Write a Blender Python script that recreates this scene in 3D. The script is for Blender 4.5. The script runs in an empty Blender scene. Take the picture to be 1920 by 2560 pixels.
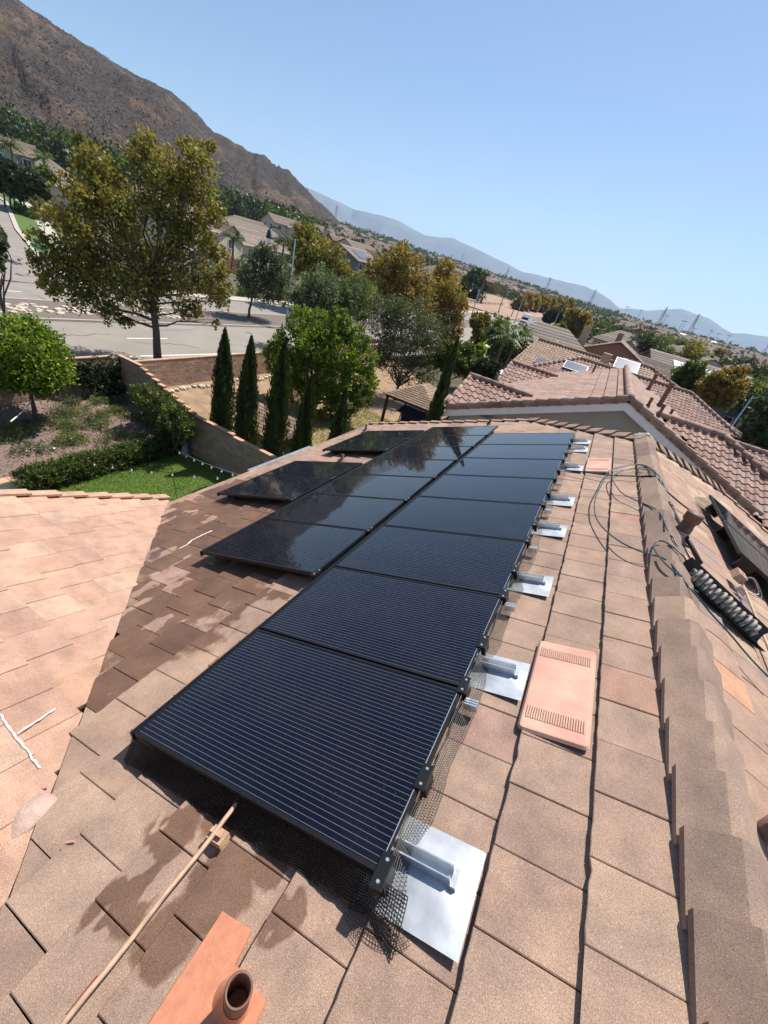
import bpy, bmesh, math, random
import numpy as np
from mathutils import Vector, Matrix, noise
rnd = random.Random(7)
nrg = np.random.default_rng(11)
SC = bpy.context.scene
COL = SC.collection
R = math.radians

# ------------------------------------------------------------------ camera
FPX = 1022.58; PITCH = 0.5365; ROLL = 0.2746; YAW = -0.358
CAM = np.array([-0.1095, -0.7601, 2.0096])
SLOPE = 0.387                                  # roof pitch (5:12)
_f = np.array([math.sin(YAW)*math.cos(PITCH), math.cos(YAW)*math.cos(PITCH), -math.sin(PITCH)])
_r = np.array([math.cos(YAW), -math.sin(YAW), 0.0]); _u = np.cross(_r, _f)
RT = math.cos(ROLL)*_r + math.sin(ROLL)*_u
UP = -math.sin(ROLL)*_r + math.cos(ROLL)*_u
FW = _f
cam = bpy.data.cameras.new('camera'); camo = bpy.data.objects.new('camera', cam); COL.objects.link(camo)
camo.matrix_world = Matrix(((RT[0], UP[0], -FW[0], CAM[0]), (RT[1], UP[1], -FW[1], CAM[1]), (RT[2], UP[2], -FW[2], CAM[2]), (0, 0, 0, 1)))
cam.sensor_fit = 'HORIZONTAL'; cam.sensor_width = 36; cam.lens = FPX/1920*36
cam.clip_start = 0.05; cam.clip_end = 40000
SC.camera = camo

# ------------------------------------------------------------------ light
SUN_EL, SUN_AZ = R(59), R(17)                  # azimuth from +Y towards +X
world = bpy.data.worlds.new('World'); SC.world = world; world.use_nodes = True
wn = world.node_tree.nodes; wl = world.node_tree.links
sky = wn.new('ShaderNodeTexSky'); sky.sky_type = 'NISHITA'; sky.sun_disc = False
sky.sun_elevation = SUN_EL; sky.sun_rotation = SUN_AZ
sky.altitude = 400; sky.air_density = 1.0; sky.dust_density = 0.6; sky.ozone_density = 3.0
wn['Background'].inputs[1].default_value = 0.092
wl.new(sky.outputs[0], wn['Background'].inputs[0])
sun = bpy.data.lights.new('sun', 'SUN'); sun.energy = 5.0; sun.angle = R(0.53); sun.color = (1.0, 0.95, 0.87)
suno = bpy.data.objects.new('sun', sun); COL.objects.link(suno)
sd = Vector((math.cos(SUN_EL)*math.sin(SUN_AZ), math.cos(SUN_EL)*math.cos(SUN_AZ), math.sin(SUN_EL)))
suno.rotation_euler = sd.to_track_quat('Z', 'Y').to_euler(); suno.location = (20, 60, 90)
SC.view_settings.view_transform = 'Standard'; SC.view_settings.look = 'None'
SC.view_settings.exposure = 0.58; SC.view_settings.gamma = 1.0
SC.render.engine = 'CYCLES'
SC.cycles.volume_bounces = 1; SC.cycles.transparent_max_bounces = 16

# ------------------------------------------------------------------ pixel -> place
TA = math.tan(SLOPE); CA = math.cos(SLOPE); SA = math.sin(SLOPE)
NL = np.array([-SA, 0, CA]); NR = np.array([SA, 0, CA])
OFF = 0.14                                      # panel glass above tile plane
OT = np.array([SA*OFF, 0, -CA*OFF])             # tile plane origin (main slope)
RIDGE_X = 1.2; RIDGE_Z = (RIDGE_X*SA - OFF)/CA
def ray(x, y): return FW + RT*((x-960)/FPX) - UP*((y-1280)/FPX)
def hit(x, y, n, c):
    d = ray(x, y); n = np.asarray(n, float); return CAM + d*((c - CAM@n)/(d@n))
def zpl(x, y, z): return hit(x, y, (0, 0, 1), z)
def ypl(x, y, Y): return hit(x, y, (0, 1, 0), Y)
def onL(x, y, h=0.0): return hit(x, y, NL, -OFF+h)
def onR(x, y, h=0.0): return hit(x, y, NR, NR@np.array([RIDGE_X, 0, RIDGE_Z])+h)
def onroof(x, y, h=0.0):
    p = onL(x, y, h)
    return p if p[0] < RIDGE_X else onR(x, y, h)
def at(x, y, dist):
    d = ray(x, y); return CAM + d*(dist/math.hypot(d[0], d[1]))
def pix(P):
    d = np.asarray(P, float) - CAM; z = d@FW
    return (960+FPX*(d@RT)/z, 1280-FPX*(d@UP)/z, z)
def inframe(P, m=60):
    x, y, z = pix(P); return z > 0.05 and -m < x < 1920+m and -m < y < 2560+m
def depth(P): return (np.asarray(P, float)-CAM)@FW

# ------------------------------------------------------------------ ground height
def g(x, y):
    if x > -20.6: b = -8.0
    elif x < -21.2: b = -6.6
    else: b = -8.0 + 1.4*(-20.6-x)/0.6
    b += 0.022*min(max(0.0, y-60.0), 1440.0)
    if x < -50: b += 0.045*min(-50-x, 900)
    return b
def gnd(x, y, dz=0.0):
    d = ray(x, y); d = d/math.hypot(d[0], d[1]); t = 4.0
    while t < 4000:
        p = CAM + d*t
        if p[2] <= g(p[0], p[1])+dz: return p
        t *= 1.004
    return CAM + d*t

# ------------------------------------------------------------------ materials
def newmat(name):
    m = bpy.data.materials.new(name); m.use_nodes = True
    nt = m.node_tree; b = nt.nodes['Principled BSDF']
    return m, nt, b
def N(nt, t, **kw):
    n = nt.nodes.new(t)
    for k, v in kw.items(): setattr(n, k, v)
    return n
def ramp(nt, fac, stops):
    r = N(nt, 'ShaderNodeValToRGB'); e = r.color_ramp.elements
    while len(e) < len(stops): e.new(0.5)
    for i, (p, c) in enumerate(stops):
        e[i].position = p; e[i].color = (c[0], c[1], c[2], 1)
    nt.links.new(fac, r.inputs[0]); return r.outputs[0]
def mathn(nt, op, a, b=None, c=None, clamp=False):
    n = N(nt, 'ShaderNodeMath', operation=op); n.use_clamp = clamp
    for i, v in enumerate((a, b, c)):
        if v is None: continue
        if isinstance(v, (int, float)): n.inputs[i].default_value = v
        else: nt.links.new(v, n.inputs[i])
    return n.outputs[0]
def mixc(nt, fac, a, b, blend='MIX'):
    n = N(nt, 'ShaderNodeMix', data_type='RGBA', blend_type=blend)
    for sock, v in ((n.inputs[0], fac), (n.inputs[6], a), (n.inputs[7], b)):
        if isinstance(v, (int, float)): sock.default_value = v
        elif isinstance(v, tuple): sock.default_value = (v[0], v[1], v[2], 1)
        else: nt.links.new(v, sock)
    return n.outputs[2]
def pos(nt): return N(nt, 'ShaderNodeNewGeometry').outputs['Position']
def objco(nt): return N(nt, 'ShaderNodeTexCoord').outputs['Object']
def noi(nt, co, scale, detail=3, rough=0.55):
    n = N(nt, 'ShaderNodeTexNoise'); n.inputs['Scale'].default_value = scale; n.inputs['Detail'].default_value = detail
    n.inputs['Roughness'].default_value = rough; nt.links.new(co, n.inputs['Vector']); return n.outputs['Fac']
def bump(nt, b, h, strength=0.3, dist=0.01):
    n = N(nt, 'ShaderNodeBump'); n.inputs['Strength'].default_value = strength; n.inputs['Distance'].default_value = dist
    nt.links.new(h, n.inputs['Height']); nt.links.new(n.outputs[0], b.inputs['Normal'])
def tintattr(nt):
    return N(nt, 'ShaderNodeAttribute', attribute_name='tint').outputs['Fac']
def simple(name, c, rough=0.6, metal=0.0, var=0.15, scale=6.0, bmp=0.0, spec=0.5, c2=None, detail=3):
    m, nt, b = newmat(name); co = pos(nt)
    n = noi(nt, co, scale, detail)
    d = c2 if c2 else tuple(v*(1-var) for v in c)
    e = c if c2 else tuple(min(1, v*(1+var)) for v in c)
    nt.links.new(ramp(nt, n, [(0.3, d), (0.7, e)]), b.inputs['Base Color'])
    b.inputs['Roughness'].default_value = rough; b.inputs['Metallic'].default_value = metal
    b.inputs['Specular IOR Level'].default_value = spec
    if bmp: bump(nt, b, noi(nt, co, scale*5, 4), bmp, 0.01)
    return m

def tile_mat(name, stops, wet=False, grain=1.0):
    m, nt, b = newmat(name); co = pos(nt)
    base = ramp(nt, tintattr(nt), stops)
    mott = noi(nt, co, 5.0, 5, 0.65)
    base = mixc(nt, mathn(nt, 'MULTIPLY', mott, 0.5), base, (0.30, 0.20, 0.15), 'MULTIPLY') if False else mixc(nt, 1.0, base, ramp(nt, mott, [(0.25, (0.70, 0.70, 0.71)), (0.75, (1.16, 1.14, 1.11))]), 'MULTIPLY')
    blot = noi(nt, co, 1.3, 6, 0.7)
    base = mixc(nt, 1.0, base, ramp(nt, blot, [(0.3, (0.80, 0.80, 0.82)), (0.55, (1.03, 1.02, 1.0)), (0.75, (1.15, 1.12, 1.06))]), 'MULTIPLY')
    sp = noi(nt, co, 260.0, 2, 0.6)
    base = mixc(nt, 1.0, base, ramp(nt, sp, [(0.28, (0.50, 0.48, 0.48)), (0.48, (1, 1, 1)), (0.62, (1.15, 1.15, 1.13)), (0.76, (2.3, 2.25, 2.2))]), 'MULTIPLY')
    rough = 0.85
    if wet:
        sep = N(nt, 'ShaderNodeSeparateXYZ'); nt.links.new(co, sep.inputs[0]); X, Y = sep.outputs[0], sep.outputs[1]
        warp = mathn(nt, 'SUBTRACT', noi(nt, co, 4.5, 4, 0.6), 0.5)
        total = None
        # (cx, cy, rx, ry, gain) wet patches left by the washing water
        for cx, cy, rx, ry in WET:
            ex = mathn(nt, 'DIVIDE', mathn(nt, 'SUBTRACT', X, cx), rx); ey = mathn(nt, 'DIVIDE', mathn(nt, 'SUBTRACT', Y, cy), ry)
            r2 = mathn(nt, 'SQRT', mathn(nt, 'ADD', mathn(nt, 'MULTIPLY', ex, ex), mathn(nt, 'MULTIPLY', ey, ey)))
            v = mathn(nt, 'SUBTRACT', 1.0, r2)
            total = v if total is None else mathn(nt, 'MAXIMUM', total, v)
        w = mathn(nt, 'ADD', total, mathn(nt, 'MULTIPLY', warp, 1.5))
        mp = N(nt, 'ShaderNodeMapping'); mp.inputs['Scale'].default_value = (1.0, 0.45, 1.0); mp.inputs['Rotation'].default_value = (0, 0, 0.5); nt.links.new(co, mp.inputs[0])
        dry = noi(nt, mp.outputs[0], 4.2, 3, 0.5)
        w = mathn(nt, 'SUBTRACT', w, mathn(nt, 'MULTIPLY', mathn(nt, 'SUBTRACT', dry, 0.565, clamp=True), 9.0))
        w = mathn(nt, 'ADD', w, mathn(nt, 'MULTIPLY', mathn(nt, 'SUBTRACT', tintattr(nt), 0.45), -0.9))
        w = mathn(nt, 'MULTIPLY', mathn(nt, 'ADD', w, 0.06), 5.0, clamp=True)
        base = mixc(nt, w, base, mixc(nt, 1.0, base, (0.50, 0.42, 0.37), 'MULTIPLY'))
        rr = mathn(nt, 'SUBTRACT', 0.86, mathn(nt, 'MULTIPLY', w, 0.32)); nt.links.new(rr, b.inputs['Roughness'])
    else:
        b.inputs['Roughness'].default_value = rough
    nt.links.new(base, b.inputs['Base Color'])
    b.inputs['Specular IOR Level'].default_value = 0.3
    bump(nt, b, sp, 0.5*grain, 0.004)
    return m
WET = [(-2.6, 2.3, 0.75, 2.6), (-3.7, 2.9, 1.5, 2.1), (-4.6, 3.9, 1.0, 1.6), (-0.93, -0.2, 0.15, 0.16), (-0.88, -0.47, 0.13, 0.16), (-0.57, -0.27, 0.17, 0.18), (-0.27, -0.23, 0.08, 0.12), (-0.60, -0.46, 0.13, 0.13), (-0.75, -0.08, 0.12, 0.12), (-0.42, -0.12, 0.12, 0.08)]
MT = {}
MT['tile'] = tile_mat('roof_tile_brown', [(0, (0.27, 0.185, 0.145)), (0.35, (0.335, 0.228, 0.175)), (0.6, (0.365, 0.26, 0.195)), (0.8, (0.36, 0.215, 0.16)), (1, (0.30, 0.22, 0.19))], wet=True)
MT['tile_warm'] = tile_mat('roof_tile_sandy', [(0, (0.36, 0.235, 0.17)), (0.55, (0.37, 0.25, 0.19)), (0.75, (0.47, 0.35, 0.23)), (0.9, (0.49, 0.26, 0.165)), (1, (0.30, 0.22, 0.2))])
MT['tile_pink_sunlit'] = tile_mat('roof_tile_pink_sunlit', [(0, (0.42, 0.26, 0.19)), (0.5, (0.45, 0.285, 0.21)), (0.85, (0.465, 0.325, 0.24)), (1, (0.42, 0.25, 0.17))])  # pink wing tiles; brightness of the sun-facing slope put into the colour
MT['tile_cap'] = tile_mat('ridge_tile_brown', [(0, (0.235, 0.165, 0.13)), (0.5, (0.31, 0.22, 0.17)), (1, (0.37, 0.265, 0.20))])
MT['tile_n'] = tile_mat('roof_tile_mauve', [(0, (0.27, 0.18, 0.145)), (0.5, (0.33, 0.215, 0.175)), (1, (0.37, 0.26, 0.21))])
MT['tile_s'] = tile_mat('roof_tile_rose', [(0, (0.29, 0.18, 0.145)), (0.5, (0.35, 0.23, 0.19)), (1, (0.40, 0.285, 0.24))])
MT['tile_tan'] = tile_mat('roof_tile_tan', [(0, (0.33, 0.23, 0.17)), (0.5, (0.38, 0.27, 0.20)), (1, (0.43, 0.31, 0.235))])
MT['tile_far1'] = tile_mat('roof_tile_far_umber', [(0, (0.15, 0.11, 0.09)), (0.5, (0.19, 0.14, 0.115)), (1, (0.23, 0.17, 0.14))])
MT['tile_far2'] = tile_mat('roof_tile_far_taupe', [(0, (0.17, 0.14, 0.12)), (0.5, (0.215, 0.175, 0.145)), (1, (0.26, 0.205, 0.17))])
MT['felt'] = simple('roof_underlay_black', (0.02, 0.018, 0.017), 0.9)
MT['black'] = simple('black_anodised', (0.012, 0.012, 0.013), 0.38, 0.3)
MT['rubber'] = simple('black_plastic', (0.015, 0.015, 0.016), 0.5)
MT['alu'] = simple('mill_aluminium', (0.72, 0.73, 0.74), 0.34, 0.85, 0.1, 18)
MT['flash'] = simple('flashing_sheet', (0.60, 0.62, 0.64), 0.5, 0.6, c2=(0.40, 0.43, 0.46), scale=11, detail=6)
MT['steel'] = simple('galvanised_steel', (0.45, 0.46, 0.47), 0.4, 0.8, 0.2, 8)
MT['vent'] = simple('vent_pink_paint', (0.56, 0.39, 0.28), 0.65, c2=(0.52, 0.255, 0.195), scale=5, bmp=0.05, spec=0.3, detail=6)
MT['lead'] = simple('pipe_jack_orange_paint', (0.60, 0.24, 0.13), 0.6, c2=(0.47, 0.19, 0.11), scale=30, bmp=0.2)
MT['pipe'] = simple('rusty_pipe_paint', (0.17, 0.085, 0.06), 0.6, var=0.3, scale=14)
MT['conduit'] = simple('tan_conduit_paint', (0.47, 0.31, 0.20), 0.5, var=0.2, scale=30)
MT['red'] = simple('red_tape', (0.30, 0.01, 0.03), 0.3)
MT['teal'] = simple('teal_cable', (0.018, 0.062, 0.08), 0.35)
MT['greyflex'] = simple('grey_flex_conduit', (0.27, 0.25, 0.225), 0.6, var=0.15)
MT['stucco_grey'] = simple('stucco_grey', (0.36, 0.36, 0.325), 0.95, var=0.06, scale=2, bmp=0.2)
MT['stucco_cream'] = simple('stucco_cream', (0.55, 0.48, 0.38), 0.95, var=0.06, scale=2)
MT['stucco_tan'] = simple('stucco_tan', (0.42, 0.30, 0.21), 0.95, var=0.06, scale=2)
MT['stucco_green'] = simple('stucco_green', (0.26, 0.30, 0.25), 0.95, var=0.06, scale=2)
MT['stucco_slate'] = simple('stucco_slate', (0.14, 0.17, 0.17), 0.95, var=0.06, scale=2)
MT['stucco_rust'] = simple('stucco_rust', (0.34, 0.17, 0.11), 0.95, var=0.06, scale=2)
MT['white'] = simple('white_paint', (0.78, 0.78, 0.76), 0.6, var=0.04)
MT['window'] = simple('window_glass', (0.03, 0.04, 0.05), 0.06, 0.0, 0.1)
MT['dark'] = simple('dark_void', (0.01, 0.01, 0.01), 0.9)
MT['asphalt'] = simple('asphalt', (0.27, 0.238, 0.202), 0.9, c2=(0.215, 0.19, 0.162), scale=0.6, bmp=0.1, detail=6)
MT['concrete'] = simple('concrete', (0.42, 0.38, 0.32), 0.9, var=0.08, scale=1.5, detail=5)
MT['paint'] = simple('road_paint', (0.75, 0.74, 0.7), 0.8, var=0.12, scale=3)
MT['dirt'] = simple('bare_soil', (0.36, 0.24, 0.145), 0.95, c2=(0.21, 0.135, 0.08), scale=1.6, bmp=0.4, detail=7)
MT['mulch'] = simple('bark_mulch', (0.27, 0.185, 0.145), 0.95, c2=(0.115, 0.075, 0.06), scale=22, bmp=0.8, detail=6)
MT['median'] = simple('median_mulch', (0.21, 0.165, 0.14), 0.95, c2=(0.10, 0.078, 0.066), scale=9, bmp=0.8, detail=6)
MT['chip'] = simple('bark_chip', (0.34, 0.24, 0.19), 0.9, c2=(0.16, 0.10, 0.08), scale=40)
MT['lawn'] = simple('lawn_soil', (0.10, 0.15, 0.03), 0.95, c2=(0.06, 0.10, 0.02), scale=8)
MT['field'] = simple('dry_field', (0.36, 0.23, 0.15), 0.95, c2=(0.28, 0.18, 0.115), scale=0.12, detail=6)
MT['rock'] = simple('cobble', (0.50, 0.42, 0.33), 0.9, var=0.3, scale=5)
MT['block'] = tile_mat('slump_block', [(0, (0.33, 0.22, 0.16)), (0.5, (0.39, 0.265, 0.195)), (1, (0.44, 0.31, 0.23))], grain=1.5)
MT['mortar'] = simple('mortar', (0.20, 0.15, 0.12), 0.95)
MT['cap'] = simple('wall_cap', (0.50, 0.29, 0.19), 0.9, var=0.15, scale=5)
MT['bark'] = simple('bark_grey', (0.17, 0.13, 0.10), 0.9, c2=(0.08, 0.06, 0.045), scale=12, bmp=0.5)
MT['wood'] = simple('dark_timber', (0.035, 0.025, 0.02), 0.8)
MT['shingle'] = tile_mat('shed_shingle', [(0, (0.25, 0.17, 0.12)), (1, (0.34, 0.235, 0.165))])
MT['shedwall'] = simple('shed_panel', (0.62, 0.60, 0.56), 0.7, var=0.05)
MT['teal_seat'] = simple('turquoise_cushion', (0.05, 0.36, 0.36), 0.8)
MT['navy'] = simple('navy_fabric', (0.012, 0.02, 0.07), 0.8)
MT['stone'] = simple('statue_stone', (0.30, 0.30, 0.31), 0.8, var=0.2, scale=12)
MT['tower'] = simple('lattice_steel', (0.22, 0.24, 0.26), 0.6, 0.3)
MT['bulb'] = simple('frosted_bulb', (0.8, 0.8, 0.78), 0.3)
MT['flower'] = simple('pink_petal', (0.85, 0.25, 0.28), 0.7)
MT['mesh'] = simple('black_pvc_mesh', (0.012, 0.011, 0.011), 0.5)
MT['caulk'] = simple('white_sealant', (0.82, 0.78, 0.68), 0.6)
MT['cement'] = simple('cement_patch', (0.47, 0.33, 0.27), 0.95, var=0.15, scale=25, bmp=0.6)
MT['truckpaint'] = simple('truck_white_paint', (0.75, 0.76, 0.77), 0.25, var=0.02)
MT['carpaint'] = simple('car_dark_paint', (0.03, 0.035, 0.045), 0.2, var=0.05)
MT['sign'] = simple('street_sign_green', (0.02, 0.2, 0.12), 0.5)
MT['garage'] = simple('garage_door_maroon', (0.22, 0.075, 0.06), 0.7, var=0.05)

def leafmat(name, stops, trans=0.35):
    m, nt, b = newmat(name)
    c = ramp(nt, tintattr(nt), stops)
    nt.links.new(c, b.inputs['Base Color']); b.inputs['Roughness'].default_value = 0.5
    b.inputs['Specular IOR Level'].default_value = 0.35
    tr = N(nt, 'ShaderNodeBsdfTranslucent')
    nt.links.new(mixc(nt, 1.0, c, (1.3, 1.35, 0.6), 'MULTIPLY'), tr.inputs[0])
    mx = N(nt, 'ShaderNodeMixShader'); mx.inputs[0].default_value = trans
    nt.links.new(b.outputs[0], mx.inputs[1]); nt.links.new(tr.outputs[0], mx.inputs[2])
    nt.links.new(mx.outputs[0], nt.nodes['Material Output'].inputs[0])
    return m
LF = {}
LF['syc'] = leafmat('sycamore_leaf', [(0, (0.075, 0.095, 0.018)), (0.4, (0.16, 0.155, 0.03)), (0.7, (0.25, 0.215, 0.045)), (1, (0.33, 0.24, 0.06))])
LF['gold'] = leafmat('golden_leaf', [(0, (0.085, 0.09, 0.02)), (0.4, (0.19, 0.15, 0.035)), (0.75, (0.30, 0.21, 0.045)), (1, (0.31, 0.18, 0.05))])
LF['green'] = leafmat('bright_leaf', [(0, (0.022, 0.048, 0.006)), (0.45, (0.085, 0.15, 0.012)), (1, (0.28, 0.35, 0.035))])
LF['mid'] = leafmat('mid_leaf', [(0, (0.035, 0.055, 0.012)), (0.5, (0.075, 0.105, 0.022)), (1, (0.15, 0.19, 0.04))])
LF['olive'] = leafmat('olive_leaf', [(0, (0.04, 0.05, 0.025)), (0.5, (0.075, 0.09, 0.045)), (1, (0.13, 0.145, 0.08))])
LF['grey'] = leafmat('grey_green_leaf', [(0, (0.055, 0.075, 0.04)), (0.5, (0.10, 0.135, 0.07)), (1, (0.17, 0.21, 0.12))])
LF['dark'] = leafmat('dark_leaf', [(0, (0.015, 0.025, 0.010)), (0.5, (0.03, 0.048, 0.016)), (1, (0.06, 0.08, 0.028))], 0.2)
LF['cyp'] = leafmat('cypress_leaf', [(0, (0.018, 0.036, 0.010)), (0.5, (0.035, 0.06, 0.017)), (1, (0.07, 0.10, 0.028))], 0.15)
LF['dry'] = leafmat('dry_shrub_leaf', [(0, (0.07, 0.10, 0.02)), (0.5, (0.14, 0.18, 0.05)), (1, (0.24, 0.24, 0.09))])
LF['grass'] = leafmat('grass_blade', [(0, (0.10, 0.18, 0.015)), (0.5, (0.17, 0.27, 0.02)), (1, (0.30, 0.34, 0.06))])
LF['hillbush'] = leafmat('chaparral_leaf', [(0, (0.034, 0.028, 0.02)), (0.5, (0.05, 0.042, 0.03)), (1, (0.08, 0.064, 0.046))], 0.0)

def glass_mat():
    m, nt, b = newmat('solar_cell_glass'); co = objco(nt)
    sep = N(nt, 'ShaderNodeSeparateXYZ'); nt.links.new(co, sep.inputs[0]); U, V = sep.outputs[0], sep.outputs[1]
    fr = mathn(nt, 'FRACT', mathn(nt, 'DIVIDE', U, 0.0274))
    line = mathn(nt, 'LESS_THAN', fr, 0.055)
    cell = mathn(nt, 'LESS_THAN', mathn(nt, 'FRACT', mathn(nt, 'DIVIDE', V, 0.1585)), 0.016)
    cellu = mathn(nt, 'LESS_THAN', mathn(nt, 'FRACT', mathn(nt, 'DIVIDE', U, 0.1644)), 0.016)
    nz = noi(nt, co, 3.0, 2)
    col = ramp(nt, nz, [(0.3, (0.0022, 0.0027, 0.0075)), (0.7, (0.003, 0.0038, 0.0105))])
    col = mixc(nt, cell, col, (0.010, 0.010, 0.013)); col = mixc(nt, cellu, col, (0.010, 0.010, 0.013))
    col = mixc(nt, line, col, (0.165, 0.18, 0.22))
    nt.links.new(col, b.inputs['Base Color'])
    dust = noi(nt, co, 2.2, 6, 0.7); spk = noi(nt, co, 160.0, 1)
    col = mixc(nt, mathn(nt, 'MULTIPLY', mathn(nt, 'SUBTRACT', dust, 0.42, clamp=True), 0.05), col, (0.35, 0.31, 0.27))
    col = mixc(nt, mathn(nt, 'MULTIPLY', mathn(nt, 'GREATER_THAN', spk, 0.80), 0.35), col, (0.4, 0.38, 0.35)); nt.links.new(col, b.inputs['Base Color'])
    nt.links.new(mathn(nt, 'ADD', 0.015, mathn(nt, 'MULTIPLY', dust, 0.035)), b.inputs['Roughness']); b.inputs['IOR'].default_value = 1.45
    b.inputs['Specular IOR Level'].default_value = 0.42
    return m
MT['cells'] = glass_mat()

# ------------------------------------------------------------------ mesh helpers
class MB:
    def __init__(s): s.v = []; s.f = []; s.t = []; s.tint = 0.5
    def add(s, vs, fs):
        o = len(s.v); s.v += [tuple(map(float, p)) for p in vs]
        for q in fs: s.f.append(tuple(i+o for i in q)); s.t.append(s.tint)
        return s
    def hexa(s, p):   # 8 points: bottom 0-3, top 4-7
        return s.add(p, [(3, 2, 1, 0), (4, 5, 6, 7), (0, 1, 5, 4), (1, 2, 6, 5), (2, 3, 7, 6), (3, 0, 4, 7)])
    def box(s, x0, x1, y0, y1, z0, z1):
        return s.hexa([(x0, y0, z0), (x1, y0, z0), (x1, y1, z0), (x0, y1, z0), (x0, y0, z1), (x1, y0, z1), (x1, y1, z1), (x0, y1, z1)])
    def obox(s, c, ax, ay, az):   # centre and three half axes
        c = np.asarray(c, float); ax = np.asarray(ax, float); ay = np.asarray(ay, float); az = np.asarray(az, float)
        return s.hexa([c-ax-ay-az, c+ax-ay-az, c+ax+ay-az, c-ax+ay-az, c-ax-ay+az, c+ax-ay+az, c+ax+ay+az, c-ax+ay+az])
    def prism(s, poly, d):        # polygon of 3d points extruded by d
        n = len(poly); P = [np.asarray(p, float) for p in poly]; d = np.asarray(d, float)
        return s.add(P+[p+d for p in P], [tuple(range(n))[::-1], tuple(range(n, 2*n))]+[(i, (i+1) % n, (i+1) % n+n, i+n) for i in range(n)])
    def tube(s, path, r, n=6, cap=True):
        P = [np.asarray(p, float) for p in path]; m = len(P)
        rs = r if isinstance(r, (list, tuple)) else [r]*m
        ref = np.array([0.31, 0.17, 0.93]); vs = []
        for i in range(m):
            t = P[min(i+1, m-1)]-P[max(i-1, 0)]; t = t/(np.linalg.norm(t)+1e-9)
            a = np.cross(t, ref)
            if np.linalg.norm(a) < 0.05: a = np.cross(t, (1, 0, 0))
            a = a/np.linalg.norm(a); b = np.cross(t, a)
            for k in range(n):
                w = 2*math.pi*k/n; vs.append(P[i]+rs[i]*(math.cos(w)*a+math.sin(w)*b))
        fs = [(i*n+k, i*n+(k+1) % n, (i+1)*n+(k+1) % n, (i+1)*n+k) for i in range(m-1) for k in range(n)]
        if cap: fs += [tuple(range(n))[::-1], tuple(range((m-1)*n, m*n))]
        return s.add(vs, fs)
    def lathe(s, prof, c, axis=(0, 0, 1), n=16):   # prof: (r, h) along axis
        return s.tubeprof(prof, c, axis, n)
    def tubeprof(s, prof, c, axis, n):
        t = np.asarray(axis, float); t = t/np.linalg.norm(t); a = np.cross(t, (0.3, 0.2, 0.93) if abs(t[2]) < 0.9 else (1, 0, 0)); a /= np.linalg.norm(a); b = np.cross(t, a)
        c = np.asarray(c, float); vs = []
        for r, h in prof:
            for k in range(n):
                w = 2*math.pi*k/n; vs.append(c+t*h+r*(math.cos(w)*a+math.sin(w)*b))
        m = len(prof)
        return s.add(vs, [(i*n+k, i*n+(k+1) % n, (i+1)*n+(k+1) % n, (i+1)*n+k) for i in range(m-1) for k in range(n)])
    def mesh(s, name, mat, smooth=False, base=None):
        me = bpy.data.meshes.new(name)
        v = s.v if base is None else [(a-base[0], b-base[1], c-base[2]) for a, b, c in s.v]
        me.from_pydata(v, [], s.f)
        at_ = me.attributes.new('tint', 'FLOAT', 'FACE'); at_.data.foreach_set('value', s.t)
        me.materials.append(mat)
        if smooth: me.polygons.foreach_set('use_smooth', [True]*len(me.polygons))
        return me
    def build(s, name, mat, parent=None, smooth=False, kind=None):
        me = s.mesh(name, mat, smooth, wloc(parent) if parent else None)
        return link(name, me, parent, kind=kind)
WL = {}
def wloc(o): return WL.get(o.name, (0, 0, 0))
def link(name, me, parent=None, loc=None, kind=None):
    o = bpy.data.objects.new(name, me); COL.objects.link(o)
    if loc is not None:
        b = wloc(parent) if parent else (0, 0, 0)
        o.location = (loc[0]-b[0], loc[1]-b[1], loc[2]-b[2]); WL[o.name] = tuple(float(q) for q in loc)
    else:
        WL[o.name] = wloc(parent) if parent else (0, 0, 0)
    if parent: o.parent = parent
    if kind: o['kind'] = kind
    return o
def tag(o, label, cat, group=None):
    o['label'] = label; o['category'] = cat
    if group: o['group'] = group
    return o
def thing(name, label, cat, loc, group=None):
    return tag(link(name, None, None, loc), label, cat, group)
def struct(o): o['kind'] = 'structure'; return o
def copytree(o, loc, rz=None, label=None, scale=None):
    c = o.copy(); COL.objects.link(c); c.location = loc
    if rz is not None: c.rotation_euler = (0, 0, rz)
    if scale is not None: c.scale = scale if isinstance(scale, tuple) else (scale,)*3
    if label: c['label'] = label
    for ch in o.children:
        d = ch.copy(); COL.objects.link(d); d.parent = c
        for e in ch.children:
            k = e.copy(); COL.objects.link(k); k.parent = d
    return c
def npmesh(name, verts, quads, tint, mat, smooth=False):
    me = bpy.data.meshes.new(name); nv = len(verts); nf = len(quads)
    me.vertices.add(nv); me.vertices.foreach_set('co', np.asarray(verts, np.float32).ravel())
    k = quads.shape[1]
    me.loops.add(nf*k); me.loops.foreach_set('vertex_index', np.asarray(quads, np.int32).ravel())
    me.polygons.add(nf); me.polygons.foreach_set('loop_start', np.arange(0, nf*k, k, dtype=np.int32))
    try: me.polygons.foreach_set('loop_total', np.full(nf, k, np.int32))
    except Exception: pass
    a = me.attributes.new('tint', 'FLOAT', 'FACE'); a.data.foreach_set('value', np.asarray(tint, np.float32))
    me.materials.append(mat); me.update(calc_edges=True); me.validate()
    if smooth: me.polygons.foreach_set('use_smooth', [True]*nf)
    return me
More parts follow.
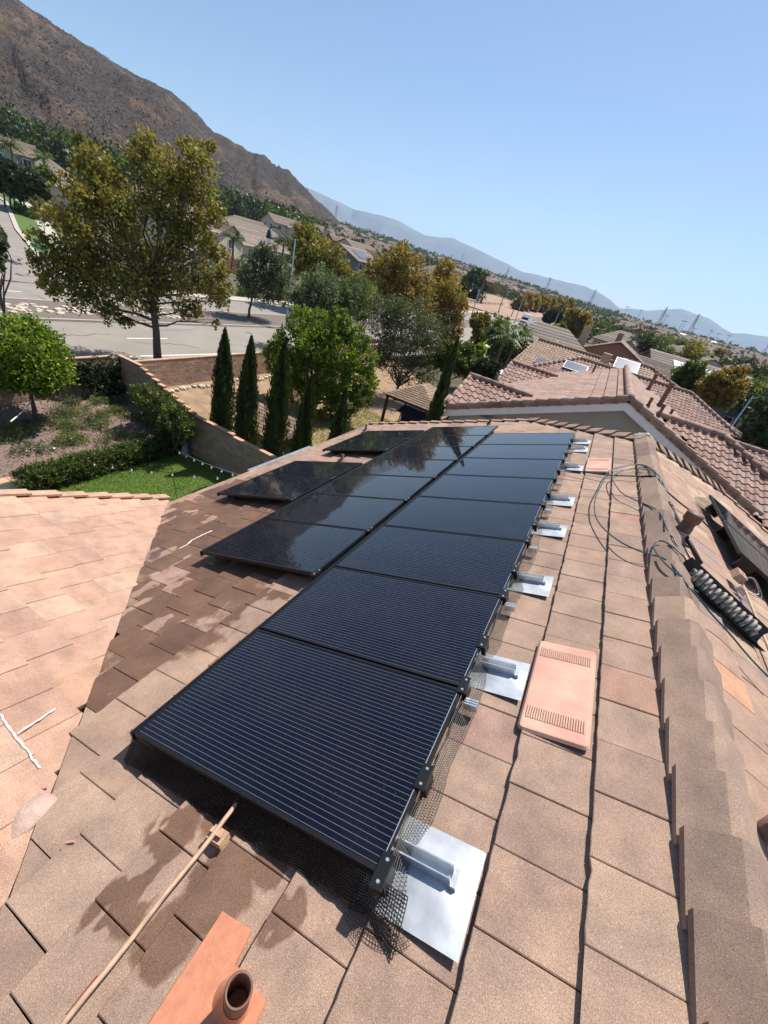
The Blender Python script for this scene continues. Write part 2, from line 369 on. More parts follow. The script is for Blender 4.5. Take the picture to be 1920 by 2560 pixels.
def clip_poly(poly, conv):        # 2d Sutherland-Hodgman, conv counter-clockwise
    out = poly
    for i in range(len(conv)):
        a = conv[i]; b = conv[(i+1) % len(conv)]; src = out; out = []
        if not src: return []
        def side(p): return (b[0]-a[0])*(p[1]-a[1])-(b[1]-a[1])*(p[0]-a[0])
        for j in range(len(src)):
            p, q = src[j], src[(j+1) % len(src)]; sp, sq = side(p), side(q)
            if sp >= 0: out.append(p)
            if (sp >= 0) != (sq >= 0):
                t = sp/(sp-sq); out.append((p[0]+t*(q[0]-p[0]), p[1]+t*(q[1]-p[1])))
    return out
def area2(p): return 0.5*sum(p[i][0]*p[(i+1) % len(p)][1]-p[(i+1) % len(p)][0]*p[i][1] for i in range(len(p)))

# ================================================================== SETTING
def grid(name, xs, ys, zf, mat, smooth=True):
    vs = [(x, y, zf(x, y)) for y in ys for x in xs]; n = len(xs)
    fs = [(j*n+i, j*n+i+1, (j+1)*n+i+1, (j+1)*n+i) for j in range(len(ys)-1) for i in range(n-1)]
    m = MB(); m.add(vs, fs); return m.build(name, mat, None, smooth)
def ground_mat():
    m, nt, b = newmat('valley_ground'); co = pos(nt)
    a = noi(nt, co, 0.02, 6, 0.7); c = noi(nt, co, 0.6, 5, 0.6)
    col = ramp(nt, a, [(0.3, (0.07, 0.075, 0.04)), (0.5, (0.13, 0.11, 0.072)), (0.7, (0.21, 0.16, 0.11))])
    col = mixc(nt, 1.0, col, ramp(nt, c, [(0.3, (0.75, 0.75, 0.75)), (0.7, (1.15, 1.15, 1.15))]), 'MULTIPLY')
    nt.links.new(col, b.inputs['Base Color']); b.inputs['Roughness'].default_value = 0.95
    b.inputs['Specular IOR Level'].default_value = 0.1
    return m
MT['ground'] = ground_mat()
xs = [-13300, -8000, -5000, -3000, -1800, -1200, -950, -700, -500, -350, -250, -180, -120, -80, -65, -50, -40, -30, -21.2, -20.6, -10, 0, 10, 20, 40, 80, 150, 300, 600, 1200, 2500, 5000, 8000, 13300]
ys = [-1900, -800, -300, -100, -30, 0, 20, 40, 60, 80, 100, 140, 180, 240, 320, 420, 560, 760, 1000, 1250, 1500, 2000, 3000, 5000, 8000, 13300]
struct(grid('ground', xs, ys, lambda x, y: g(x, y)-0.06, MT['ground'], False))

# road: near edge line E(y); strips run parallel to it
EY = [(-60, -32.4), (12, -25.5), (23, -24.35), (36, -23.2), (71, -20.7), (100, -20.0), (146, -19.8), (220, -20.5), (330, -24.0), (480, -32)]
def E(y):
    for (a, xa), (b, xb) in zip(EY, EY[1:]):
        if y <= b:
            t = (y-a)/(b-a); return xa+(xb-xa)*t
    return EY[-1][1]
def E_s(y): return sum(E(y+d) for d in (-12, -6, 0, 6, 12))/5
def strip(name, o0, o1, y0, y1, dz, mat, step=4.0, thick=0.0):
    m = MB(); n = max(2, int((y1-y0)/step)+1); vs = []; fs = []
    for i in range(n):
        y = y0+(y1-y0)*i/(n-1); e = E_s(y)
        for o in (o0, o1):
            x = e+o; vs.append((x, y, g(min(x, -21.3), y)+dz))
    for i in range(n-1): fs.append((2*i, 2*i+1, 2*i+3, 2*i+2)[::-1])
    if thick:
        k = len(vs); vs += [(a, b, c-thick) for a, b, c in vs]
        for i in range(n-1):
            fs.append((2*i, 2*i+2, 2*i+2+k, 2*i+k)); fs.append((2*i+1, 2*i+1+k, 2*i+3+k, 2*i+3))
    m.add(vs, fs); return m.build(name, mat)
MT['asphalt_old'] = simple('asphalt_worn', (0.285, 0.25, 0.21), 0.9, c2=(0.225, 0.197, 0.165), scale=0.35, bmp=0.1, detail=8)
struct(strip('road', -7.75, 1.5, -60, 480, 0.02, MT['asphalt_old']))
struct(strip('road', -19.3, -12.9, -60, 480, 0.021, MT['asphalt']))
struct(strip('median', -12.9, -7.6, -60, 118, 0.15, MT['median'], thick=0.2))
struct(strip('median', -12.9, -7.6, 150, 480, 0.15, MT['median'], thick=0.2))
struct(strip('road', -12.95, -7.55, 117, 151, 0.0225, MT['asphalt']))
struct(strip('kerb', -7.75, -7.55, -60, 118, 0.172, MT['concrete'], thick=0.2))
struct(strip('kerb', -12.95, -12.75, -60, 118, 0.172, MT['concrete'], thick=0.2))
struct(strip('kerb', -7.75, -7.55, 150, 480, 0.172, MT['concrete'], thick=0.2))
struct(strip('kerb', -12.95, -12.75, 150, 480, 0.172, MT['concrete'], thick=0.2))
struct(strip('pavement', 1.5, 3.0, -60, 480, 0.15, MT['concrete'], thick=0.2))
struct(strip('pavement', -21.6, -19.3, 24, 480, 0.15, MT['concrete'], thick=0.2))
struct(strip('pavement', -25.5, -19.3, -60, 13.5, 0.15, MT['concrete'], thick=0.2))
struct(strip('road_marking', -0.06, 0.09, -60, 300, 0.026, MT['paint']))
struct(strip('road_marking', -13.35, -13.2, -60, 116, 0.027, MT['paint']))
dm = MB()
for o in (-3.75, -15.75):
    y = -40.5 if o > -10 else -43.5
    while y < 260:
        for yy in (y,):
            a = E_s(yy)+o; b = E_s(yy+2.9)+o
            za = g(min(a, -21.3), yy)+0.028; zb = g(min(b, -21.3), yy+2.9)+0.028
            dm.add([(a-0.07, yy, za), (a+0.07, yy, za), (b+0.07, yy+2.9, zb), (b-0.07, yy+2.9, zb)], [(0, 1, 2, 3)])
        y += 14.6 if o > -10 else 14.6
struct(dm.build('lane_dashes', MT['paint']))
# tar-filled cracks and a manhole on the near lanes
cr = MB()
for sx, sy, L, ang in [(-1.5, 15, 6, 0.9), (-3, 18, 5, 1.2), (-5.5, 10, 7, 0.2), (-2.2, 25, 8, 0.6), (-6, 21, 5, 1.4), (-1, 32, 7, 0.8), (-4.6, 14, 4, 1.5), (-15, 18, 6, 0.4), (-17, 30, 8, 0.3)]:
    x = E_s(sy)+sx; y = sy; pts = []
    for k in range(14):
        pts.append((x, y)); a = ang+rnd.uniform(-0.8, 0.8); x += math.cos(a)*L/14; y += math.sin(a)*L/14
    for (ax, ay), (bx, by) in zip(pts, pts[1:]):
        dx, dy = by-ay, -(bx-ax); l = math.hypot(dx, dy); dx, dy = dx/l*0.018, dy/l*0.018
        za, zb = g(min(ax, -21.3), ay)+0.031, g(min(bx, -21.3), by)+0.031
        cr.add([(ax-dx, ay-dy, za), (ax+dx, ay+dy, za), (bx+dx, by+dy, zb), (bx-dx, by-dy, zb)], [(0, 1, 2, 3)])
struct(cr.build('road_cracks', MT['rubber']))
p = gnd(500+290*.422, 400+1028*.422)
mh = MB(); mh.lathe([(0.0, 0.04), (0.36, 0.04), (0.38, 0.0)], (p[0], p[1], g(p[0], p[1])), n=20)
tag(mh.build('manhole_cover', MT['steel']), 'round iron manhole cover set in the near traffic lane', 'manhole')
# side street that leaves on the far side
def sheet(name, pts, mat, dz):
    m = MB(); m.add([(x, y, g(x, y)+dz) for x, y in pts], [tuple(range(len(pts)))]); return struct(m.build(name, mat))
def ribbon(name, path, w0, w1, dz, mat):
    m = MB(); vs = []; fs = []
    P = []
    for (a, b), (c, d) in zip(path, path[1:]):
        k = max(1, int(math.hypot(c-a, d-b)/4))
        P += [(a+(c-a)*i/k, b+(d-b)*i/k) for i in range(k)]
    P.append(path[-1])
    for i, (x, y) in enumerate(P):
        a = P[max(0, i-1)]; b = P[min(len(P)-1, i+1)]; tx, ty = b[0]-a[0], b[1]-a[1]; l = math.hypot(tx, ty); nx, ny = -ty/l, tx/l
        for w in (w0, w1): vs.append((x+nx*w, y+ny*w, g(x+nx*w, y+ny*w)+dz))
    for i in range(len(P)-1): fs.append((2*i, 2*i+1, 2*i+3, 2*i+2))
    m.add(vs, fs); return struct(m.build(name, mat))
SS = [(-44.5, 18.5), (-58, 22), (-72, 27), (-95, 37), (-120, 43), (-160, 50)]
ribbon('side_street', SS, -5.2, 5.2, 0.03, MT['asphalt'])
ribbon('kerb', SS, 5.2, 5.7, 0.16, MT['concrete']); ribbon('kerb', SS, -5.7, -5.2, 0.16, MT['concrete'])
ribbon('verge', SS[1:], 5.7, 8.2, 0.13, MT['lawn']); ribbon('pavement', SS[1:], 8.2, 9.8, 0.14, MT['concrete'])
ribbon('verge', SS[1:], -8.0, -5.7, 0.13, MT['lawn']); ribbon('pavement', SS[1:], -9.6, -8.0, 0.14, MT['concrete'])

# ---------------- hill and far mountains
def interp(tab, a):
    if a <= tab[0][0]: return tab[0][1]
    for (x0, y0), (x1, y1) in zip(tab, tab[1:]):
        if a <= x1: return y0+(y1-y0)*(a-x0)/(x1-x0)
    return tab[-1][1]
def fbm(x, y, z=0.0, o=5): return noise.fractal(Vector((x, y, z)), 0.9, 2.1, o)
HEL = [(-120, 8), (-95, 12.5), (-75, 11.6), (-66, 10.6), (-62.2, 9.9), (-59, 9.2), (-56.2, 8.7), (-51.6, 8.1), (-49.5, 7.3), (-48, 6.3), (-44.5, 5.85), (-40.7, 5.1), (-38.6, 4.3), (-35.3, 2.8), (-33.5, 1.9), (-31, 1.1)]
def hill_pt(az, t):
    ra = R(az); d0 = 300+4.5*max(0, az+66)+(25*fbm(az*0.11, 3.3)); d1 = 900+16*max(0, az+66)
    h1 = math.tan(R(interp(HEL, az)+0.10*fbm(az*0.9, 0.7)))*d1+CAM[2]
    d = d0+(d1-d0)*t
    x, y = CAM[0]+math.sin(ra)*d, CAM[1]+math.cos(ra)*d
    h0 = g(CAM[0]+math.sin(ra)*d0, CAM[1]+math.cos(ra)*d0)-2
    if t <= 1:
        h = h0+(h1-h0)*(0.55*t+0.45*t*t*(3-2*t))
        w = math.sin(math.pi*min(1, t))
        gl = abs(fbm(az*0.22+0.6*fbm(t*2, az*0.2)+0.5*t, t*0.9, 6)); h -= w*(9*max(0, 0.4-gl)/0.4)
        h += w*(17*fbm(x*0.006, y*0.006)+7*fbm(x*0.02, y*0.02, 4)+2.5*fbm(x*0.08, y*0.08, 8)) + min(1, t*3)*1.2*fbm(x*0.2, y*0.2)
    else:
        h = h1-(t-1)*(h1-h0)*1.3
    return (x, y, h)
NA, NT = 420, 110
azs = [-125+(94.5)*i/(NA-1) for i in range(NA)]; tts = [1.35*i/(NT-1) for i in range(NT)]
hv = [hill_pt(a, t) for t in tts for a in azs]
hm = MB(); hm.add(hv, [(j*NA+i, j*NA+i+1, (j+1)*NA+i+1, (j+1)*NA+i) for j in range(NT-1) for i in range(NA-1)])
def hill_mat():
    m, nt, b = newmat('chaparral_hill'); co = pos(nt)
    big = noi(nt, co, 0.012, 5, 0.6); fine = noi(nt, co, 0.35, 6, 0.7); mid = noi(nt, co, 0.06, 4, 0.6)
    c = ramp(nt, fine, [(0.35, (0.030, 0.024, 0.019)), (0.5, (0.060, 0.047, 0.038)), (0.68, (0.115, 0.09, 0.072))])
    tan = ramp(nt, fine, [(0.3, (0.10, 0.065, 0.042)), (0.7, (0.23, 0.15, 0.095))])
    k = mathn(nt, 'ADD', mathn(nt, 'MULTIPLY', big, 0.75), mathn(nt, 'MULTIPLY', mid, 0.45))
    c = mixc(nt, ramp(nt, k, [(0.63, (0, 0, 0)), (0.76, (0.85, 0.85, 0.85))]), c, tan)
    nt.links.new(c, b.inputs['Base Color']); b.inputs['Roughness'].default_value = 0.95; b.inputs['Specular IOR Level'].default_value = 0.05
    bump(nt, b, fine, 0.9, 2.0)
    return m
struct(hm.build('hill', hill_mat(), None, True))
# scrub on the hill: one mass nobody could count
def blobs(name, pts, rads, mat, squash=0.7, tints=None, kind='stuff'):
    ico = bmesh.new(); bmesh.ops.create_icosphere(ico, subdivisions=1, radius=1)
    bv = np.array([v.co for v in ico.verts]); bf = np.array([[v.index for v in f.verts] for f in ico.faces]); ico.free()
    n = len(pts); V = np.zeros((n, len(bv), 3)); 
    for i in range(n):
        j = nrg.uniform(0.65, 1.3, (len(bv), 1)); q = bv*j*rads[i]; q[:, 2] *= squash; V[i] = q+np.asarray(pts[i])
    F = (bf[None]+(np.arange(n)*len(bv))[:, None, None]).reshape(-1, 3)
    T = np.repeat(nrg.uniform(0, 1, n) if tints is None else tints, len(bf))
    o = link(name, npmesh(name, V.reshape(-1, 3), F, T, mat)); o['kind'] = kind; return o
bp, br = [], []
while len(bp) < 16000:
    a = rnd.uniform(-72, -33); t = rnd.random()**1.3*0.98
    q = hill_pt(a, t)
    if fbm(q[0]*0.012, q[1]*0.012, 2) < -0.25: continue
    bp.append((q[0], q[1], q[2]+0.3)); br.append(rnd.uniform(0.3, 0.9))
blobs('hillside_scrub', bp, br, LF['hillbush'])
MEL = [(-120, 4), (-60, 4.8), (-39.6, 4.5), (-36.5, 4.2), (-33.3, 3.75), (-28.5, 4.0), (-24.5, 3.3), (-21.3, 3.8), (-16.6, 3.1), (-12.5, 2.45), (-8.7, 2.6), (-5.5, 2.65), (-3.9, 2.5), (-2.3, 2.05), (-1.0, 1.5), (0.3, 1.75), (1.8, 2.0), (4.6, 2.9), (7.4, 2.7), (9.9, 1.9), (11, 2.2), (12.8, 2.4), (18, 2.1), (30, 2.6), (60, 1.8), (100, 1.5)]
mm = MB(); NA2 = 480; rows = [(-0.55, 0.0), (-0.35, 0.14), (-0.22, 0.35), (-0.12, 0.6), (-0.05, 0.82), (0, 1.0), (0.1, 0.55), (0.25, 0.1)]
vs = []
for dt, hf in rows:
    for i in range(NA2):
        az = -115+210*i/(NA2-1); d = 10400 if az < 0 else 11600
        if -1 < az < 0: d = 11000
        dd = d*(1+dt*0.55)+ (350*fbm(az*0.35, dt*3) if hf < 1 else 0)
        h1 = math.tan(R(interp(MEL, az)+0.07*fbm(az*0.8, 1.3)))*d
        h = hf*h1*(1+0.25*fbm(az*0.5, dt*4, 3)*(1-hf)*2)+20
        vs.append((CAM[0]+math.sin(R(az))*dd, CAM[1]+math.cos(R(az))*dd, h))
mm.add(vs, [(j*NA2+i, j*NA2+i+1, (j+1)*NA2+i+1, (j+1)*NA2+i) for j in range(len(rows)-1) for i in range(NA2-1)])
MT['mount'] = simple('far_mountain', (0.17, 0.14, 0.11), 0.95, c2=(0.09, 0.08, 0.06), scale=0.002, spec=0.05, detail=7)
struct(mm.build('mountains', MT['mount'], None, True))

# ================================================================== TILED ROOFS
def rotmat(U, V, W): return Matrix(((U[0], V[0], W[0]), (U[1], V[1], W[1]), (U[2], V[2], W[2])))
TILE_T = 0.034
def flat_tile_mesh(w, exp, lap, tint, seed, mat):
    r = random.Random(seed); m = MB(); m.tint = tint; n = 6
    top = []; L = exp+lap
    for i in range(n+1):
        vv = r.uniform(-0.0035, 0.003); 
        if r.random() < 0.06: vv += 0.010
        top.append((w*i/n, vv))
    poly = top+[(w, L*0.5), (w, L), (0, L), (0, L*0.5)]
    h = lambda v: -TILE_T*v/exp
    c = 0.004
    inner = [(min(max(u, c), w-c), max(v, -1)+(c if i <= n else 0)) for i, (u, v) in enumerate(poly)]
    k = len(poly); vs = [(u, v, h(v)-TILE_T) for u, v in poly]+[(u, v, h(v)-c*0.8) for u, v in poly]+[(u, v, h(v)) for u, v in inner]
    fs = [tuple(range(2*k, 3*k))]+[(i, (i+1) % k, (i+1) % k+k, i+k) for i in range(k)]+[(i+k, (i+1) % k+k, (i+1) % k+2*k, i+2*k) for i in range(k)]
    m.add(vs, fs); return m.mesh('tile', mat)
def stile_mesh(w, exp, lap, tint, mat):
    m = MB(); m.tint = tint; prof = []
    for i in range(9):
        t = i/8
        if t < 0.62: z = 0.21*w*math.sin(math.pi*t/0.62); 
        else: z = -0.008*math.sin(math.pi*(t-0.62)/0.38)
        prof.append((w*t, z))
    L = exp+lap; k = len(prof); vs = []
    for v in (0, L):
        for u, z in prof: vs.append((u, v, z-0.028*v/exp))
    for u, z in prof: vs.append((u, 0, z-0.03))
    fs = [(i, i+1, k+i+1, k+i) for i in range(k-1)]+[(2*k+i, 2*k+i+1, i+1, i) for i in range(k-1)]
    m.add(vs, fs); return m.mesh('tile', mat)
_tc = {}
def tile_field(parent, O, U, V, poly, w, exp, vstart, offs, mat, budget, style='flat', tintf=None, name='tile', lift=0.006):
    """tiles over a convex polygon (u,v); the largest in view are objects, the rest one mesh"""
    O = np.asarray(O, float); U = np.asarray(U, float); V = np.asarray(V, float); W = np.cross(U, V); W /= np.linalg.norm(W)
    if area2(poly) < 0: poly = poly[::-1]
    us = [p[0] for p in poly]; vs_ = [p[1] for p in poly]; gap = 0.005 if style == 'flat' else 0.0; lap = 0.05
    cells = []; k0 = math.floor((min(vs_)-vstart)/exp)-1; k1 = math.ceil((max(vs_)-vstart)/exp)+1
    for k in range(k0, k1):
        v0 = vstart+k*exp; off = offs[k % len(offs)]
        i0 = math.floor((min(us)-off)/w)-1; i1 = math.ceil((max(us)-off)/w)+1
        for i in range(i0, i1):
            u0 = off+i*w; rect = [(u0, v0), (u0+w, v0), (u0+w, v0+exp), (u0, v0+exp)]
            c = clip_poly(rect, poly); ar = area2(c) if len(c) > 2 else 0
            if ar < 0.06*w*exp: continue
            if style != 'flat' and ar < 0.3*w*exp: continue
            ctr = O+U*(u0+w/2)+V*(v0+exp/2)
            cells.append((u0, v0, ar > 0.985*w*exp, ctr, k, i))
    def score(c):
        return -1 if not inframe(c[3], 20) else 1.0/max(0.3, depth(c[3]))
    cells.sort(key=lambda c: -score(c))
    rest = MB(); ns = 0
    rot = rotmat(U, V, W).to_euler()
    for (u0, v0, full, ctr, k, i) in cells:
        tint = tintf(ctr, k, i) if tintf else rnd.random()
        jit = rnd.uniform(0, lift) if style == 'flat' else rnd.uniform(0, 0.003)
        sep = ns < budget and inframe(ctr, 20)
        if full or style != 'flat':
            if sep:
                q = round(tint*9)/9; sd_ = rnd.randrange(5); key = (style, mat.name, w, exp, q, sd_ if style == 'flat' else 0)
                if key not in _tc:
                    _tc[key] = flat_tile_mesh(w-gap, exp, lap, q, sd_*31+int(q*9), mat) if style == 'flat' else stile_mesh(w, exp, lap, q, mat)
                o = link(name, _tc[key], parent, O+U*(u0+gap/2)+V*v0+W*jit); 
                ro = rot.copy(); o.rotation_euler = ro
                if style == 'flat': o.rotation_euler.rotate_axis('Z', rnd.uniform(-0.004, 0.004)); o.rotation_euler.rotate_axis('Y', rnd.uniform(-0.006, 0.006))
                ns += 1
            else:
                rest.tint = tint
                if style == 'flat':
                    a = [(u0+gap/2, v0), (u0+w-gap/2, v0), (u0+w-gap/2, v0+exp+lap), (u0+gap/2, v0+exp+lap)]
                    h = lambda v: -TILE_T*(v-v0)/exp+jit
                    rest.hexa([O+U*a_+V*b_+W*(h(b_)-TILE_T) for a_, b_ in a]+[O+U*a_+V*b_+W*h(b_) for a_, b_ in a])
                else:
                    key = (style, mat.name, w, exp, 0.5, 0)
                    if key not in _tc: _tc[key] = stile_mesh(w, exp, lap, 0.5, mat)
                    me = _tc[key]
                    rest.add([O+U*(u0+p.co[0])+V*(v0+p.co[1])+W*(p.co[2]+jit) for p in me.vertices], [tuple(f.vertices) for f in me.polygons])
        else:
            rect = [(u0+gap/2, v0), (u0+w-gap/2, v0), (u0+w-gap/2, v0+exp+lap), (u0+gap/2, v0+exp+lap)]
            c = clip_poly(rect, poly)
            if len(c) < 3: continue
            h = lambda v: -TILE_T*(v-v0)/exp+jit
            tgt = MB() if sep else rest; tgt.tint = tint; n = len(c)
            tgt.add([O+U*a_+V*b_+W*(h(b_)-TILE_T) for a_, b_ in c]+[O+U*a_+V*b_+W*h(b_) for a_, b_ in c],
                    [tuple(range(n, 2*n))]+[(j, (j+1) % n, (j+1) % n+n, j+n) for j in range(n)])
            if sep: tgt.build(name, mat, parent); ns += 1
    if rest.f: rest.build('tile_field', mat, parent, kind='stuff')
    return ns
def plane_tiles(parent, pts, V, exp_phase, offs, mat, budget, w=0.3035, exp=0.37, style='flat', tintf=None, O=None, U=None, lift=0.006):
    pass
def caps(parent, a, b, W, half, exp, mat, name='ridge_cap', up_end=True, drop=None, sides=None, thick=0.03, jitter=0.004):
    """overlapping V trim tiles from a to b; sides: two unit vectors down each slope"""
    a = np.asarray(a, float); b = np.asarray(b, float); d = b-a; L = np.linalg.norm(d); d /= L; n = max(1, int(round(L/exp))); e = L/n
    W = np.asarray(W, float); s1, s2 = [np.asarray(q, float) for q in sides]
    for i in range(n):
        m = MB(); m.tint = rnd.random(); p0 = a+d*(e*i-0.05); p1 = a+d*(e*(i+1)); h0, h1 = 0.018, 0.018+thick*1.8
        jj = rnd.uniform(-jitter, jitter)
        prof = lambda p, h: [p+s1*half+W*(h-0.035+jj), p+s1*0.03+W*(h+0.012+jj), p+s2*0.03+W*(h+0.012+jj), p+s2*half+W*(h-0.035+jj)]
        A = prof(p0, h0); B = prof(p1, h1); t = W*thick
        vs = A+B+[q-t for q in A]+[q-t for q in B]
        m.add(vs, [(0, 4, 5, 1), (1, 5, 6, 2), (2, 6, 7, 3), (4, 12, 13, 5), (5, 13, 14, 6), (6, 14, 15, 7), (0, 1, 9, 8), (1, 2, 10, 9), (2, 3, 11, 10), (0, 8, 12, 4), (3, 7, 15, 11)])
        m.build(name, mat, parent)

# ================================================================== OUR HOUSE
Y3 = np.array([0., 1., 0.]); VM = np.array([CA, 0, SA]); VRt = np.array([-CA, 0, SA])
YFAR, YNEAR, EAVE_X, REAVE_X, RIDGE_END = 10.65, -3.2, -5.65, 8.2, 8.3
house = thing('house', 'tiled house carrying the solar array, brown concrete roof tiles with ridge', 'house', (1.2, 3.0, -8.0))
def zL(x): return (x*SA-OFF)/CA
def zR(x): return RIDGE_Z-TA*(x-RIDGE_X)
WTA = 0.429; WTH = math.atan(WTA)
def zW(y): return -0.1512-WTA*(y+2)
def vx(y): return -(y+2)/0.95                    # valley line
deck = MB(); dd = -0.085
HX0, HX1 = -1.08, 3.48
deck.add([(RIDGE_X, YNEAR, RIDGE_Z+dd), (RIDGE_X, RIDGE_END, RIDGE_Z+dd), (HX0, YFAR, zL(HX0)+dd), (EAVE_X, YFAR, zL(EAVE_X)+dd), (EAVE_X, 3.37, zL(EAVE_X)+dd), (1.15, YNEAR, zL(1.15)+dd)], [tuple(range(6))])
deck.add([(RIDGE_X, YNEAR, RIDGE_Z+dd), (REAVE_X, YNEAR, zR(REAVE_X)+dd), (REAVE_X, YFAR, zR(REAVE_X)+dd), (HX1, YFAR, zR(HX1)+dd), (RIDGE_X, RIDGE_END, RIDGE_Z+dd)], [tuple(range(5))])
deck.add([(RIDGE_X, RIDGE_END, RIDGE_Z+dd), (HX1, YFAR, zR(HX1)+dd), (HX0, YFAR, zL(HX0)+dd)], [(0, 1, 2)])
deck.add([(-5.85, 3.45, zW(3.45)+dd), (-5.85, -5, zW(-5)+dd), (1.2, -5, zW(-5)+dd), (1.2, YNEAR, zW(YNEAR)+dd), (vx(3.45), 3.45, zW(3.45)+dd)], [tuple(range(5))])
roof = deck.build('roof', MT['felt'], house)
walls = MB()
walls.box(-5.2, 7.7, -8, 10.25, -8.05, -2.75)
walls.prism([(-5.2, 10.25, -2.75), (7.7, 10.25, -2.75), (7.7, 10.25, zR(7.7)-0.25), (3.3, 10.25, zR(3.3)-0.25), (-0.9, 10.25, zL(-0.9)-0.25), (-5.2, 10.25, zL(-5.2)-0.25)], (0, -0.2, 0))
walls.build('wall', MT['stucco_tan'], house)
for xa, xb, zf in ((EAVE_X, HX0, zL), (REAVE_X, HX1, zR)):
    fa = MB(); fa.prism([(xa, YFAR-0.03, zf(xa)-0.09), (xb, YFAR-0.03, zf(xb)-0.09), (xb, YFAR-0.03, zf(xb)-0.28), (xa, YFAR-0.03, zf(xa)-0.28)], (0, -0.04, 0)); fa.build('fascia', MT['stucco_tan'], house)
fa = MB(); fa.box(EAVE_X+0.02, EAVE_X+0.06, 3.4, YFAR-0.05, zL(EAVE_X)-0.3, zL(EAVE_X)-0.09); fa.build('fascia', MT['stucco_tan'], house)
fa = MB(); fa.prism([(-5.83, 3.4, zW(3.4)-0.1), (-5.83, -5, zW(-5)-0.1), (-5.83, -5, zW(-5)-0.3), (-5.83, 3.4, zW(3.4)-0.3)], (0.04, 0, 0)); fa.build('fascia', MT['stucco_tan'], house)
gu = MB(); gu.box(EAVE_X-0.11, EAVE_X-0.02, 5.4, 7.6, zL(EAVE_X)-0.12, zL(EAVE_X)-0.045)
gu.build('gutter', MT['steel'], house)

PW, PL, PG = 1.04, 1.658, 0.085
ROWS = [(0.0, 0.0, 8), (1.8178*PW, -PL-PG, 7), (3.5017*PW, -2*PL-2*PG, 2), (6.4436*PW, -2*PL-2*PG, 2)]
def covered(c):
    if c[0] > RIDGE_X: return False
    v = c[0]/CA
    for u0, v0, n in ROWS:
        if u0+0.3 < c[1] < u0+n*PW-0.2 and v0-PL+0.1 < v < v0-0.15: return True
    return False
_inf = inframe
def inframe_roof(P, m=60): return _inf(P, m) and not covered(P)
inframe = inframe_roof
def toL(x, y): return (-y, (x-OT[0])/CA)
mainpoly = [toL(*q) for q in [(RIDGE_X-0.06, -3.07), (RIDGE_X-0.06, RIDGE_END+0.04), (HX0, YFAR), (EAVE_X, YFAR), (EAVE_X, 3.37)]]
def tint_main(c, k, i):
    return min(1, max(0, rnd.gauss(0.42, 0.16 if c[0] > -1.4 else 0.27)))
tile_field(roof, OT, -Y3, VM, mainpoly, 0.3035, 0.37, -0.015-0.37*3, [-0.07, -0.19], MT['tile'], 185, tintf=tint_main)
rpoly = [(y, -(x-RIDGE_X)/CA) for x, y in [(RIDGE_X+0.06, YNEAR), (REAVE_X, YNEAR), (REAVE_X, YFAR), (HX1, YFAR), (RIDGE_X+0.06, RIDGE_END)]]
def tint_r(c, k, i):
    t = rnd.random()
    return 0.72 if t < 0.13 else (0.86 if t < 0.16 else (0.97 if t < 0.21 else rnd.uniform(0, 0.5)))
tile_field(roof, (RIDGE_X, 0, RIDGE_Z), Y3, VRt, rpoly, 0.3035, 0.37, -0.16, [0.02, 0.17], MT['tile_warm'], 55, tintf=tint_r)
wpoly = [(-x, (-2-y)/math.cos(WTH)) for x, y in [(-5.85, 3.45), (-5.85, -5), (1.2, -5), (1.2, -3.12), (vx(3.45)+0.02, 3.45)]]
tile_field(roof, (0, -2, -0.1512), (-1, 0, 0), (0, -math.cos(WTH), math.sin(WTH)), wpoly, 0.3035, 0.35, -0.1, [0.0, 0.16, 0.07], MT['tile_pink_sunlit'], 60, lift=0.003)
hv_ = np.array([0, -CA, SA]); th = [(-x, (RIDGE_END-y)/CA) for x, y in [(RIDGE_X, RIDGE_END), (HX1, YFAR), (HX0, YFAR)]]
tile_field(roof, (0, RIDGE_END, RIDGE_Z), (-1, 0, 0), hv_, th, 0.3035, 0.37, -0.2, [0.0, 0.15], MT['tile'], 0)
inframe = _inf
caps(roof, (RIDGE_X, -2.6, RIDGE_Z+0.01), (RIDGE_X, RIDGE_END+0.05, RIDGE_Z+0.01), (0, 0, 1), 0.195, 0.305, MT['tile_cap'], sides=(-VM, -VRt), thick=0.034, jitter=0.007)
# hips and rake trim
hd = np.array([HX0-RIDGE_X, YFAR-RIDGE_END, zL(HX0)-RIDGE_Z]); hd /= np.linalg.norm(hd)
s1 = np.cross(hd, NL); s1 = s1 if s1[0] < 0 else -s1
nh = np.array([0, SA, CA]); s2 = np.cross(hd, nh); s2 = s2 if s2[1] > 0 else -s2
caps(roof, (HX0, YFAR, zL(HX0)+0.02), (RIDGE_X, RIDGE_END, RIDGE_Z+0.02), (0, 0, 1), 0.17, 0.33, MT['tile_cap'], name='hip_cap', sides=(s1, s2))
hd2 = np.array([HX1-RIDGE_X, YFAR-RIDGE_END, zR(HX1)-RIDGE_Z]); hd2 /= np.linalg.norm(hd2)
s1 = np.cross(hd2, NR); s1 = s1 if s1[0] > 0 else -s1
s2 = np.cross(hd2, nh); s2 = s2 if s2[1] > 0 else -s2
caps(roof, (HX1, YFAR, zR(HX1)+0.02), (RIDGE_X, RIDGE_END, RIDGE_Z+0.02), (0, 0, 1), 0.17, 0.33, MT['tile_cap'], name='hip_cap', sides=(s1, s2))
